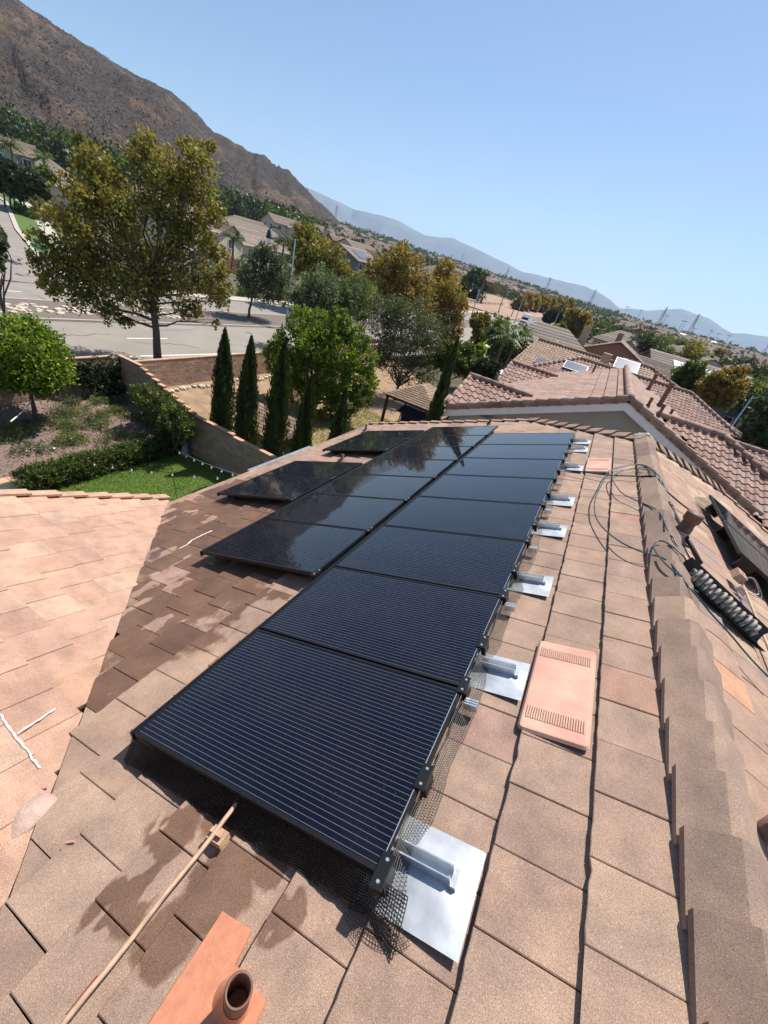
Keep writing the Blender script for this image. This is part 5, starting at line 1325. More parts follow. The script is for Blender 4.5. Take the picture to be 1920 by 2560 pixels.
# gable wall, fascia, rake tiles
m = MB(); y0 = GY+0.42
m.prism([(-3.7, y0, -8.1), (6.0, y0, -8.1), (6.0, y0, zr(6.0)-0.2), (GX, y0, GZ-0.2), (-3.7, y0, zl(-3.7)-0.2)], (0, 10.6, 0)); m.build('wall', MT['stucco_grey'], nh)
for xa, xb, zf in ((-4.15, GX, zl), (6.5, GX, zr)):
    m = MB(); m.prism([(xa, GY+0.01, zf(xa)-0.10), (xb, GY+0.01, zf(xb)-0.10), (xb, GY+0.01, zf(xb)-0.34), (xa, GY+0.01, zf(xa)-0.34)], (0, 0.05, 0)); m.build('fascia', MT['white'], nh)
    m = MB(); m.prism([(xa, GY+0.06, zf(xa)-0.13), (xb, GY+0.06, zf(xb)-0.13), (xb, y0+0.02, zf(xb)-0.13), (xa, y0+0.02, zf(xa)-0.13)], (0, 0, -0.02)); m.build('soffit', MT['white'], nh)
    n_ = 15; dx = (xb-xa)/n_
    for i in range(n_):
        a, b = xa+dx*i, xa+dx*(i+1.1); m = MB(); m.tint = rnd.random()
        m.tube([(a, GY+0.03, zf(a)+0.055), (b, GY+0.03, zf(b)+0.02)], [0.10, 0.085], 8); m.prism([(a, GY-0.03, zf(a)+0.05), (b, GY-0.03, zf(b)+0.02), (b, GY-0.03, zf(b)-0.11), (a, GY-0.03, zf(a)-0.08)], (0, 0.03, 0))
        m.build('rake_tile', MT['tile_n'], rf)
m = MB(); m.box(2.03, 2.13, y0-0.03, y0+0.02, -1.0, -0.85); m.build('wall_fitting', MT['pipe'], nh)
for (x, y, h, r_, lb) in [(1.75, 15.4, 0.3, 0.05, 'short'), (2.27, 25.0-2.0, 0.75, 0.08, 'a'), (2.6, 19.6, 0.95, 0.09, 'tall'), (2.16, 15.3, 0.4, 0.05, 'b'), (2.65, 16.6, 0.4, 0.05, 'c')]:
    z = zr(x); m = MB(); m.lathe([(r_*1.6, -0.03), (r_*1.1, 0.08), (r_, 0.1), (r_, h*0.9), (r_*1.25, h*0.9), (r_*1.25, h), (0, h)], (x, y, z), n=12); m.build('roof_pipe', MT['pipe'], nh, True)
m = MB(); m.lathe([(0.05, -0.05), (0.05, 0.4), (0, 0.4)], (-0.35, 23.2, zl(-0.35)), n=10); m.build('roof_pipe', MT['pipe'], nh, True)

n2 = thing('neighbour_house', 'second house along with barrel tiled hip roof and leaning panels', 'house', (-1, 34, -8))
q1 = facing(n2, (32.2, -0.5), 29.2, -1.6, 5.5, 8.4, xl_bot=-4.3, mat='tile_s', budget=70)
barrel(q1, (-4.3, 29.25, -1.68), (-1.6, 32.2, -0.46), MT['tile_n'], r=0.11, name='hip_cap'); barrel(q1, (-1.6, 32.2, -0.46), (5.5, 32.2, -0.46), MT['tile_n'], r=0.11); barrel(q1, (5.5, 32.2, -0.46), (8.4, 29.25, -1.68), MT['tile_n'], r=0.11, name='hip_cap')
hp = [(-4.3, 35.2, -1.72), (-4.3, 29.2, -1.72), (-1.6, 32.2, -0.5)]; q2 = roof_piece(n2, hp); slope_field(q2, hp[0], hp[1], VM, hp, MT['tile_s'], 30, 'S', 0.24, 0.31)
backing(n2, (32.2, -0.5), 35.2, -1.6, 5.5)
q3 = facing(n2, (37.2, -0.45), 33.0, -5.4, 0.5, -1.5, xl_bot=-6.0, mat='tile_tan', budget=70); barrel(q3, (-5.4, 37.2, -0.4), (0.5, 37.2, -0.4), MT['tile_n'], r=0.11)
barrel(q3, (-6.0, 33.0, -2.1), (-5.4, 37.2, -0.42), MT['tile_tan'], r=0.08, name='rake_tile')
backing(n2, (37.2, -0.45), 41, -5.4, 0.5)
q4 = facing(n2, (36.0, 0.0), 31.5, 1.0, 3.0, 9.0, xl_bot=-0.5, mat='tile_tan', budget=60); barrel(q4, (1.0, 36.0, 0.04), (3.0, 36.0, 0.04), MT['tile_n'], r=0.11); barrel(q4, (3.0, 36.0, 0.04), (9.0, 31.5, -1.8), MT['tile_n'], r=0.11, name='hip_cap')
backing(n2, (36.0, 0.0), 40, 1.0, 3.0)
m = MB(); m.box(-3.8, 8.0, 29.7, 40, -8.1, -1.75); m.box(-5.0, 0, 33.5, 40, -8.1, -2.2); m.build('wall', MT['stucco_cream'], n2)
def far_panel(p, u, v, w, L, mat, label, parent=None):
    u = np.asarray(u, float); v = np.asarray(v, float); nn = np.cross(u, v); nn /= np.linalg.norm(nn)
    t = thing('solar_panel', label, 'solar panel', p, 'panels on the second neighbour roof')
    m = MB(); c = np.asarray(p, float)+u*w/2+v*L/2; m.obox(c, u*w/2, v*L/2, nn*0.02); m.build('frame', MT['steel'], t)
    m = MB(); c = c+nn*0.023; m.obox(c, u*(w/2-0.03), v*(L/2-0.03), nn*0.002); m.build('glass', MT[mat], t)
MT['farpv'] = simple('pale_panel_glass', (0.10, 0.12, 0.16), 0.25, 0.0, 0.1)
tl_ = np.array([0, math.cos(0.25), math.sin(0.25)])
far_panel((-4.6, 33.3, -1.75), (1, 0, 0.09), tl_, 3.2, 1.0, 'farpv', 'tilted pale panel strip on the barrel tiles before the rear ridge')
far_panel((0.6, 33.6, -0.55), (1, 0, 0), (0, CA, SA), 1.6, 1.7, 'farpv', 'pale silver panel block beside the second house chimney')
far_panel((-2.3, 30.3, -1.15), (1, 0, 0), (0, CA, SA), 1.5, 1.0, 'farpv', 'grey panel low on the second house front slope')
m = MB(); m.box(-0.35, 0.25, 34.4, 35.0, -1.4, 0.15); m.build('chimney', MT['stucco_tan'], n2)

# generic houses, one of each kind, then copied
def house_proto(name, w, d, h, rise, wallm, roofm, label, chim=True, pv=False, wing=True, gable=True, garage=False):
    t = thing(name, label, 'house', (0, 0, 0))
    m = MB(); m.box(-w/2, w/2, -d/2, d/2, -2, h)
    if gable:
        m.prism([(-w/2, -d/2, h), (-w/2, d/2, h), (-w/2, 0, h+rise*0.93)], (w, 0, 0))
    if wing: m.box(-w*0.15, w*0.28, -d/2-2.6, -d/2+0.2, -2, h-0.3); m.prism([(-w*0.15, -d/2-2.6, h-0.3), (w*0.28, -d/2-2.6, h-0.3), (w*0.065, -d/2-2.6, h+rise*0.5)], (0, 3, 0))
    m.build('wall', MT[wallm], t)
    r_ = MB(); ov = 0.5
    def slope(pa, pb, pc, pd, k=9):
        pa, pb, pc, pd = [np.asarray(q_, float) for q_ in (pa, pb, pc, pd)]
        for i in range(k):
            a0, a1 = i/k, (i+1)/k; r_.tint = rnd.random()
            A0, B0, A1, B1 = pa+(pd-pa)*a0, pb+(pc-pb)*a0, pa+(pd-pa)*a1, pb+(pc-pb)*a1; up = np.array([0, 0, 0.07])
            r_.hexa([A0-up, B0-up, B1-up*1.6, A1-up*1.6, A0+up*0.6, B0+up*0.6, B1, A1])
    W2, D2 = w/2+ov, d/2+ov; zr_ = h+rise; ze_ = h-0.2; ri = W2 if gable else W2-d*0.42
    slope((-W2, -D2, ze_), (W2, -D2, ze_), (ri, 0, zr_), (-ri, 0, zr_)); slope((W2, D2, ze_), (-W2, D2, ze_), (-ri, 0, zr_), (ri, 0, zr_))
    if not gable: slope((W2, -D2, ze_), (W2, D2, ze_), (ri, 0, zr_), (ri, 0, zr_)); slope((-W2, D2, ze_), (-W2, -D2, ze_), (-ri, 0, zr_), (-ri, 0, zr_))
    if wing:
        xm, xa, xb = w*0.065, -w*0.15-0.4, w*0.28+0.4; yf = -d/2-3.0; zt = h+rise*0.52
        slope((xa, yf, h-0.55), (xa, 0, h-0.55), (xm, 0, zt), (xm, yf, zt)); slope((xb, 0, h-0.55), (xb, yf, h-0.55), (xm, yf, zt), (xm, 0, zt))
    rf_ = r_.build('roof', MT[roofm], t)
    if chim: m = MB(); m.box(w*0.3, w*0.3+0.9, 0.3, 1.1, h, zr_+0.9); m.build('chimney', MT[wallm], rf_)
    def win(x, y, z, ww, hh, ax):
        m = MB(); e_ = 0.05
        if ax == 'y': m.box(x-ww/2, x+ww/2, y-e_, y+e_, z, z+hh)
        else: m.box(x-e_, x+e_, y-ww/2, y+ww/2, z, z+hh)
        fo = m.build('window', MT['white'], t)
        m = MB(); e_ = 0.065; ww2, hh2 = ww/2-0.09, hh-0.18
        for s in (-0.5, 0.5):
            if ax == 'y': m.box(x+s*ww2-ww2/2+0.03+0, x+s*ww2+ww2/2-0.03, y-e_, y+e_, z+0.09, z+0.09+hh2)
            else: m.box(x-e_, x+e_, y+s*ww2-ww2/2+0.03, y+s*ww2+ww2/2-0.03, z+0.09, z+0.09+hh2)
        m.build('pane', MT['window'], fo)
    rows = [1.0, h-1.9] if h > 4.5 else [1.0]
    for z in rows:
        for x in (-w*0.36, w*0.40): win(x, -d/2, z, 1.5, 1.3, 'y')
        for x in (-w*0.3, 0, w*0.3): win(x, d/2, z, 1.4, 1.2, 'y')
        for y in (-d*0.25, d*0.2): win(w/2, y, z, 1.2, 1.2, 'x'); win(-w/2, y, z, 1.2, 1.2, 'x')
    if wing: win(w*0.065, -d/2-2.6, h-2.0, 1.5, 1.3, 'y')
    if garage: m = MB(); m.box(-w*0.1, w*0.24, -d/2-2.66, -d/2-2.6, 0, 2.3); m.build('garage_door', MT['garage'], t)
    if pv:
        for i in range(6):
            a0 = -w*0.3+i*1.1; s0 = np.array([a0, -D2*0.75, ze_+(zr_-ze_)*0.25]); s1 = np.array([a0, -D2*0.3, ze_+(zr_-ze_)*0.7]); m = MB()
            m.prism([s0+(0, 0, .12), s0+(1.02, 0, .12), s1+(1.02, 0, .12), s1+(0, 0, .12)], (0, 0, 0.04)); m.build('roof_panel', MT['farpv'], rf_)
    return t
PR = []
for spec in [('two_storey_house', 13, 10, 5.6, 2.3, 'stucco_cream', 'tile_far1', 'cream two storey house with mauve tiled roof'),
             ('two_storey_house', 12, 11, 5.6, 2.5, 'stucco_tan', 'tile_far2', 'tan two storey house with sandy tiled roof'),
             ('two_storey_house', 14, 9.5, 5.6, 2.2, 'stucco_grey', 'tile_far2', 'grey two storey house with sandy tiled roof'),
             ('single_storey_house', 17, 12, 3.0, 2.6, 'stucco_cream', 'tile_far2', 'cream single storey house with broad sandy roof'),
             ('two_storey_house', 12, 10, 5.6, 2.3, 'stucco_rust', 'tile_far1', 'rust red two storey house with mauve roof'),
             ('two_storey_house', 14, 10, 5.6, 2.2, 'stucco_slate', 'tile_far2', 'dark slate two storey house with sandy roof'),
             ('two_storey_house', 13, 10, 5.6, 2.2, 'stucco_green', 'tile_far1', 'green two storey house with mauve roof')]:
    k = len(PR); PR.append(house_proto(*spec, chim=k in (0, 1, 4), pv=k in (2, 5), gable=k not in (1, 3), wing=k not in (3,), garage=k in (0, 6)))
used = [False]*len(PR)
def place(k, x, y, rz, label=None, group='houses spread over the valley', s=1.0, dz=0.0):
    z = g(x, y)+dz
    if not used[k]:
        used[k] = True; o = PR[k]; o.location = (x, y, z); o.rotation_euler = (0, 0, R(rz)); o.scale = (s,)*3
    else: o = copytree(PR[k], (x, y, z), R(rz), None, s)
    o['label'] = label or (PR[k]['label'].split(' facing')[0]); o['group'] = group
    if 'base_label' not in PR[k]: PR[k]['base_label'] = 1
    return o
BASE = [p['label'] for p in PR]
# across the road
near = [(6, -128, 58, 62, 'green two storey house with grey roof at the foot of the wooded slope'), (3, -108, 62, 58, 'broad pinkish roofed house above the side street'),
        (0, -66, 54, 97, 'cream two storey house right behind the big sycamore'), (3, -78, 79, 95, 'long beige roofed house behind the fan palm across the road'),
        (3, -106, 108, 60, 'beige roofed house behind the long roofed one across the road'), (5, -64, 100, 95, 'dark walled house with roof panels across the road beside yellow trees'),
        (2, -62, 128, 95, 'grey house with roof panels past the yellow street trees'), (0, -88, 140, 80, None), (1, -66, 158, 95, None), (3, -130, 96, 60, None), (0, -120, 140, 70, None), (3, -150, 75, 60, None)]
for k, x, y, rz, lb in near: place(k, x, y, rz, lb or BASE[k]+' across the road before the hill', 'houses across the road')
# to the right: rows of houses down the valley
spec = [(1, -7.5, 60, 8), (4, 1.0, 74, 88), (5, 12.5, 80, 12), (2, 36, 96, 100), (0, 18, 108, 88), (1, 2, 112, 0), (3, 32, 62, 10), (2, 27, 84, 85), (4, 33, 118, 85), (0, 45, 100, 95), (6, 40, 82, 5), (3, 52, 70, 20), (1, 58, 118, 0)]
nm8 = ['tan house whose gable rises over the second roof', 'rust walled house with a white window in its gable', 'slate house with pale roof panels behind the tile roofs', 'grey house end deep behind the yellowing tree', 'cream house behind the dark leafy street trees', None, 'broad pinkish roof behind the yellowing tree', 'grey gable with panels past the yellowing tree', 'rust walled house deep in the rows past the yellowing tree', None, 'green house with white roof panels behind the yellowing tree', None, None]
for (k, x, y, rz), lb in zip(spec, nm8): place(k, x, y, rz, lb or BASE[k]+' in the near rows beyond the tiled roofs')
cnt = 0
for row in range(26):
    y = 140+row*21+ (row**1.7)*1.2
    for col in range(-4, 34):
        x = -14+col*15.5+rnd.uniform(-2, 2)+(5 if row % 2 else 0)
        if x < E_s(min(y, 470))+24: continue
        if abs(math.degrees(math.atan2(x, y))) > 19: continue
        if rnd.random() < 0.17 or cnt > 170: continue
        k = rnd.choice([0, 1, 2, 1, 0, 3, 4, 5, 6]); cnt += 1
        place(k, x, y+rnd.uniform(-3, 3), rnd.choice([0, 5, 90, 95, 180]), BASE[k]+' in the rows receding down the valley', s=rnd.uniform(0.9, 1.08))
cnt = 0
for i in range(700):
    az = rnd.uniform(-37, -6); d = rnd.uniform(190, 900); x, y = d*math.sin(R(az)), d*math.cos(R(az))
    if x > E_s(min(y, 470))-48 or cnt > 110: continue
    if -75 < x and 150 < y < 270: continue
    k = rnd.choice([0, 1, 2, 3, 3, 0, 4]); cnt += 1
    place(k, x, y, rnd.choice([10, 95, 60]), BASE[k]+' on the rising ground past the dry field', 'houses on the rising ground', rnd.uniform(0.85, 1.05))

# ================================================================== TREES
b_ = gnd(*C2(885, 1395)); b_ = np.array([-24.4+0.6, 16.6, -6.45])
sy = [(520, 230, 105), (470, 110, 42), (640, 300, 120), (450, 420, 120), (560, 420, 120), (870, 150, 80), (880, 260, 110), (1000, 330, 130), (1120, 170, 75), (1230, 160, 52), (1180, 290, 105), (1150, 430, 125), (1270, 560, 80), (700, 540, 140), (860, 480, 110), (980, 560, 130), (420, 620, 120), (250, 720, 80), (210, 840, 55), (310, 900, 110), (540, 760, 140), (620, 900, 130), (800, 760, 140), (1050, 760, 140), (1220, 740, 85), (1320, 900, 55), (1270, 1020, 85), (1000, 980, 130), (780, 1000, 120), (470, 1040, 85), (640, 1130, 75), (1130, 1120, 65), (1330, 1080, 45), (560, 560, 110), (330, 560, 70), (900, 1090, 70), (740, 1180, 50), (1280, 1200, 30), (1180, 930, 110), (1300, 800, 60), (1350, 1000, 40), (400, 800, 110), (480, 920, 110), (900, 900, 130), (1100, 620, 110), (300, 1000, 60), (560, 1010, 90)]
D1 = math.hypot(b_[0]-CAM[0], b_[1]-CAM[1])
sl = pxlobes(sy, D1, C2, .422, 0.8)
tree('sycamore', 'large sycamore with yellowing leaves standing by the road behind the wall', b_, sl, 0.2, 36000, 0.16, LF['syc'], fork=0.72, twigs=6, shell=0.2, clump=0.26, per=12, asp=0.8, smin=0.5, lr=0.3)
def ptree(name, label, base, lob, dist, conv, sc, tr, n, ls, mat, **kw):
    return tree(name, label, base, pxlobes(lob, dist, conv, sc, kw.pop('zj', 0.6)), tr, n, ls, mat, **kw)
def gat(px, py, dist):
    P = at(px, py, dist); return np.array([P[0], P[1], g(P[0], P[1])])
# ficus like tree next door
fic = [(600, 960, 80), (700, 1000, 100), (830, 920, 55), (780, 1030, 95), (860, 990, 60), (930, 1060, 75), (560, 1100, 110), (680, 1130, 120), (820, 1150, 120), (960, 1180, 90), (450, 1170, 75), (430, 1110, 40), (530, 1250, 110), (660, 1280, 120), (790, 1300, 120), (930, 1310, 100), (1000, 1330, 60), (600, 1390, 90), (720, 1420, 100), (850, 1430, 100), (960, 1400, 70), (820, 1510, 60), (480, 1060, 45)]
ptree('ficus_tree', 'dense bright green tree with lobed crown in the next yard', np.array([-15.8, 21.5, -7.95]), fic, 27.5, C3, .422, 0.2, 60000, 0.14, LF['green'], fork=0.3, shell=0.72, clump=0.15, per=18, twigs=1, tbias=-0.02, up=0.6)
ptree('grey_green_tree', 'spreading dark olive tree behind the gazebo', gat(*C3(1180, 1340), 36), [(1100, 1000, 110), (1250, 950, 130), (1370, 1020, 110), (1150, 1130, 120), (1290, 1130, 130), (1400, 1160, 90), (1060, 1170, 70), (1200, 1250, 90), (1330, 1260, 80), (1150, 900, 90), (1080, 900, 80)], 36, C3, .422, 0.16, 22000, 0.15, LF['olive'], fork=0.25, shell=0.3, clump=0.3, twigs=6)
ptree('grey_green_tree', 'silvery green tree in front of the road beside the lamp post', gat(*C3(700, 1000), 40), [(620, 790, 100), (720, 760, 110), (820, 780, 100), (600, 870, 80), (700, 860, 110), (800, 860, 100), (560, 820, 50), (880, 840, 80)], 40, C3, .422, 0.15, 15000, 0.2, LF['grey'], fork=0.3, shell=0.3)
ptree('willow_tree', 'light green weeping tree between silvery and golden trees', gat(*C3(960, 1000), 42), [(930, 760, 90), (1010, 830, 70), (900, 850, 90), (1050, 840, 40), (970, 900, 70)], 42, C3, .422, 0.12, 9000, 0.26, LF['mid'], fork=0.35, shell=0.3, droop=0.8, asp=0.2, tbias=0.2)
mb = gnd(*C3(285, 945)); mb[2] = g(mb[0], mb[1])+0.1
ptree('median_tree', 'small dark tree with leaning trunk on the road median', mb, [(300, 640, 90), (390, 610, 100), (470, 680, 90), (330, 740, 90), (430, 760, 90), (260, 700, 60), (390, 560, 60), (500, 760, 50)], math.hypot(mb[0]-CAM[0], mb[1]-CAM[1]), C3, .422, 0.12, 12000, 0.2, LF['olive'], fork=0.55, shell=0.35, tbias=-0.2)
ptree('street_tree', 'yellow green street tree across the road behind the lamp', gat(*C3(690, 760), 62), [(620, 420, 60), (640, 500, 90), (580, 590, 80), (700, 580, 100), (790, 600, 80), (840, 660, 60), (640, 660, 80), (570, 500, 50), (740, 680, 70), (890, 690, 40)], 62, C3, .422, 0.2, 14000, 0.32, LF['syc'], fork=0.4, shell=0.3)
ptree('street_tree', 'golden brown street tree with a tall pointed crown', gat(*C3(1200, 1050), 55), [(1200, 560, 60), (1180, 620, 90), (1250, 640, 70), (1080, 680, 100), (1190, 740, 110), (1290, 760, 100), (1120, 820, 100), (1230, 850, 110), (1330, 880, 70), (1020, 640, 50), (1340, 960, 50)], 55, C3, .422, 0.22, 17000, 0.30, LF['gold'], fork=0.3, shell=0.3, clump=0.25)
ptree('street_tree', 'orange brown thinning street tree beside the open road', gat(*C3(1450, 1080), 62), [(1450, 640, 60), (1440, 720, 90), (1500, 800, 90), (1400, 830, 80), (1480, 890, 100), (1420, 960, 80), (1500, 1000, 60), (1560, 850, 40), (1470, 1040, 50)], 62, C3, .422, 0.2, 12000, 0.32, LF['gold'], fork=0.3, shell=0.3, clump=0.25, tbias=0.15)
# greenery by the second yard
for i, (lob, dist, mt, nm, lb) in enumerate([
    ([(180, 590, 40), (200, 560, 30), (160, 620, 35)], 38, 'green', 'garden_tree', 'small bright garden tree by the second yard wall'),
    ([(120, 560, 60), (90, 620, 60), (140, 640, 50), (60, 570, 60), (30, 600, 60)], 36, 'mid', 'garden_tree', 'green tree behind the slender cypress'),
    ([(220, 640, 45), (250, 665, 40), (190, 660, 40), (280, 640, 30)], 34, 'dark', 'garden_tree', 'dark round garden tree by the white canopy'),
    ([(300, 470, 70), (340, 520, 80), (390, 500, 60), (300, 560, 60), (360, 590, 70), (420, 560, 50), (430, 520, 30)], 48, 'mid', 'garden_tree', 'leafy palm grove tree behind the second yard'),
    ([(200, 420, 45), (215, 470, 40), (190, 500, 30), (230, 390, 25)], 60, 'gold', 'street_tree', 'half bare young street tree beside the road'),
    ([(595, 455, 22), (620, 440, 14)], 130, 'green', 'street_tree', 'small round green tree at the road corner'),
    ([(680, 390, 40), (720, 420, 45), (700, 450, 40), (650, 420, 30)], 140, 'gold', 'street_tree', 'golden tree at the entrance of the housing rows'),
    ([(570, 385, 30), (550, 395, 24), (600, 390, 24)], 150, 'dark', 'street_tree', 'dark round tree on the far median island')]):
    c_ = lob[0]; P = gat(*C4(lob[-1][0], lob[-1][1]+60), dist)
    ptree(nm, lb, P, lob, dist, C4, .4943, 0.13 if dist < 70 else 0.2, 8000, 0.006*dist+0.02, LF[mt], fork=0.4, shell=0.3)
for i, (x, y, r_) in enumerate([(400, 320, 34), (440, 310, 36), (480, 315, 36), (520, 320, 36), (555, 325, 36), (590, 330, 34), (620, 335, 32), (650, 330, 30)]):
    P = gat(*C4(x, y+50), 215+i*14)
    ptree('street_tree', 'golden street tree in the row along the grass verge', P, [(x, y, r_), (x+8, y-20, r_*0.6), (x-6, y+18, r_*0.8)], 215+i*14, C4, .4943, 0.3, 3500, 1.0, LF['gold'], group='row of golden street trees', fork=0.4, shell=0.3)
# right hand street trees
rt = [([(850, 600, 90), (930, 560, 80), (800, 680, 90), (900, 690, 100), (780, 760, 80), (880, 790, 90), (960, 640, 70), (960, 740, 70)], 62, 'mid', 'dark leafy street tree beyond the tiled roofs', (860, 1000)),
      ([(1060, 720, 90), (1150, 680, 90), (1230, 650, 90), (1330, 640, 80), (1400, 590, 60), (1080, 820, 90), (1200, 790, 110), (1320, 760, 100), (1400, 720, 70), (1250, 880, 80), (1120, 880, 60)], 58, 'gold', 'yellowing broad street tree above the parked cars', (1030, 970)),
      ([(1600, 900, 60), (1650, 960, 80), (1560, 980, 60), (1500, 1060, 70), (1600, 1080, 90), (1680, 1100, 90), (1450, 1150, 80), (1560, 1180, 90), (1660, 1230, 110), (1500, 1270, 80), (1600, 1330, 80)], 36, 'olive', 'large dark street tree beside the rose barrel tiles', (1600, 1450))]
for lob, dist, mt, lb, bb in rt:
    P = gat(*CH(*bb), dist)
    ptree('street_tree', lb, P, lob, dist, CH, .25316, 0.16, 15000 if dist > 32 else 4000, 0.0048*dist+0.01, LF[mt], fork=0.45, shell=0.3, tbias=-0.05)
for i in range(60):
    y = rnd.uniform(56, 190); x = rnd.uniform(-0.03*y, 0.33*y)+4
    if y < 100 and x < 17: continue
    P = np.array([x, y, g(x, y)]); r_ = rnd.uniform(1.8, 3.2); H = rnd.uniform(4.6, 7.6)
    lob = [(P+np.array([rnd.uniform(-1, 1)*r_*0.6, rnd.uniform(-1, 1)*r_*0.6, H+rnd.uniform(-.8, 1.0)]), (r_*0.75,)*3) for _ in range(4)]
    tree('garden_tree', ['mid green', 'dark green', 'olive green', 'yellowing'][i % 4]+' garden tree between the houses past the tiled roofs', P, lob, 0.14, 2200, 0.42, LF[['mid', 'dark', 'olive', 'syc'][i % 4]], group='garden trees between the houses', shell=0.3, twigs=1)
# palms
def palm(label, base, H, mat, fr=1.9, n=26, thick=0.16, dead=False, group=None):
    base = np.asarray(base, float); t = thing('palm_tree', label, 'palm', base, group); top = base+np.array([0.2, 0.1, H])
    m = MB(); m.tube(limb_path(base-(0, 0, .1), top, 6, 0.02), [thick*(1.2-0.08*i) for i in range(7)], 8); m.build('trunk', MT['bark'], t, True)
    V = []; F = []; T = []
    for i in range(n):
        a = i*2.4+rnd.uniform(-.2, .2); el = rnd.uniform(-0.5, 1.25) if not dead else rnd.uniform(-1.4, -0.6)
        L = fr*rnd.uniform(0.8, 1.1); prev = None
        for k in range(9):
            s = k/8; r_ = L*s*math.cos(el)*(1-0.15*s); z_ = L*s*math.sin(el)-0.55*L*s*s*(0.3 if dead else 1)
            c = top+np.array([r_*math.cos(a), r_*math.sin(a), z_])
            for sd2 in (-1, 1):
                w = fr*0.26*math.sin(math.pi*min(1, s+0.12))+0.03; ax_ = np.array([-math.sin(a), math.cos(a), -0.45*1])*w*np.array([sd2, sd2, 1]); fwd = np.array([math.cos(a), math.sin(a), -0.2])*fr*0.12
                o_ = len(V); V += [c, c+ax_*0.5+fwd*0.3, c+ax_+fwd, c+ax_*0.45+fwd*0.9]; F.append((o_, o_+1, o_+2, o_+3)); T.append(rnd.random())
    o = bpy.data.objects.new('fronds', npmesh('fronds', np.array(V)-base, np.array(F), np.array(T), mat)); COL.objects.link(o); o.parent = t
def ppalm(label, px, py, dist, H, mat, **kw):
    P = at(px, py, dist); b2 = np.array([P[0], P[1], g(P[0], P[1])]); palm(label, b2, P[2]-b2[2] if H is None else H, mat, **kw)
ppalm('queen palm in front of the beige garage across the road', *C2(1375, 690), 72, None, LF['mid'], fr=2.6)
ppalm('queen palm beside the white umbrella across the road', *C3(490, 480), 76, None, LF['mid'], fr=2.6)
ppalm('short palm by the green house on the slope', *C2(50, 140), 118, None, LF['mid'], fr=3.2)
ppalm('palm against the green house wall', *C2(245, 215), 112, None, LF['mid'], fr=3.0)
ppalm('tall shaggy fan palm at the edge of the dry field', *C4(232, 170), 190, None, LF['olive'], fr=3.6, thick=0.5, n=34)
ppalm('short fan palm beside the shaggy palm', *C4(215, 285), 185, None, LF['olive'], fr=3.0, thick=0.5)
for i, (x, y) in enumerate([(330, 470), (380, 500), (420, 480), (300, 430), (440, 540)]):
    ppalm('arching palm in the garden grove behind the second yard', *C4(x, y), 44+i*2, None, LF['mid'], fr=2.3, group='palms of the garden grove')
# dense dark trees across the field
for x, y, r_, d_ in [(150, 220, 40, 200), (180, 200, 40, 205), (130, 250, 36, 198), (200, 240, 36, 202), (170, 270, 40, 200)]:
    P = gat(*C4(x, y+40), d_); ptree('dense_tree', 'dense dark tree in the clump beside the dry field', P, [(x, y, r_), (x+10, y-15, r_*0.7), (x-12, y+12, r_*0.7)], d_, C4, .4943, 0.35, 4500, 0.9, LF['dark'], group='dark clump by the dry field', shell=0.4)
# small trees over on the side street and house fronts
for i, (x, y, r_, d_) in enumerate([(40, 300, 70, 95), (110, 340, 60, 97), (190, 360, 80, 94), (260, 330, 60, 96), (230, 420, 60, 95), (80, 390, 60, 95), (20, 370, 50, 97), (140, 430, 40, 96)]):
    P = gat(*C2(x, y+90), d_); ptree('front_garden_tree', 'round dark front garden tree above the side street', P, [(x, y, r_*0.8), (x+25, y+10, r_*0.6), (x-20, y+20, r_*0.55)], d_, C2, .422, 0.14, 4500, 0.42, LF['mid'] if i % 2 else LF['dark'], group='front garden trees above the side street', shell=0.4)
plantmass('clipped_hedge', 'clipped box hedge along the side street pavement', [((gnd(*C2(115+i*28, 552+i*12))+np.array([0, 0, 0.55])), (0.9, 0.9, 0.7)) for i in range(5)], 5000, 0.16, LF['mid'], 'hedge', shell=0.7)
bt = gat(*C2(225, 560), 58); ptree('bare_tree', 'nearly bare small tree on the corner verge', bt, [(225, 480, 45), (250, 540, 40), (200, 530, 35)], 58, C2, .422, 0.08, 900, 0.2, LF['syc'], shell=0.3, twigs=7)
lt = np.array([-25.5, 11.2, -6.45]); ptree('street_tree', 'grey twigged street tree beside the sidewalk across from the round tree', np.array([-25.6, 9.9, -6.45]), [(-40, 640, 60), (-30, 720, 60), (-50, 800, 70), (0, 780, 30), (10, 860, 22), (-10, 600, 25)], 28.5, C2, .422, 0.1, 2600, 0.2, LF['olive'], shell=0.3)
# street shrubs by the pavement across the road
for i in range(16):
    y = 26+i*5.2; x = E_s(y)-23.2+rnd.uniform(-1, 1); z = g(x, y)
    plantmass('roadside_shrub', 'loose green shrub on the bank across the road', [((x, y, z+0.45), (1.3, 1.6, 0.8)), ((x+rnd.uniform(-1, 1), y+1.6, z+0.4), (1.0, 1.2, 0.7))], 1300, 0.28, LF[['mid', 'dry', 'dark', 'olive'][i % 4]], 'shrub', 'shrubs on the bank across the road', shell=0.4)
# boundary wall of the houses across the road
m = MB(); wq = thing('garden_wall', 'pale garden wall along the bank across the road', 'wall', (-50, 60, -6.5))
for i in range(26):
    y = 30+i*4.0; x0, x1 = E_s(y)-27.5, E_s(y+4)-27.5; z = g(x0, y)
    m = MB(); m.hexa([(x0, y, z-.3), (x0+.2, y, z-.3), (x1+.2, y+4, z-.3), (x1, y+4, z-.3), (x0, y, z+1.9), (x0+.2, y, z+1.9), (x1+.2, y+4, z+1.9), (x1, y+4, z+1.9)]); m.build('panel', MT['stucco_cream'] if i < 7 else MT['stucco_tan'], wq)
    m = MB(); m.box(x0-.1, x0+.3, y-.2, y+.2, z-.3, z+2.1); m.build('pier', MT['block'], wq)
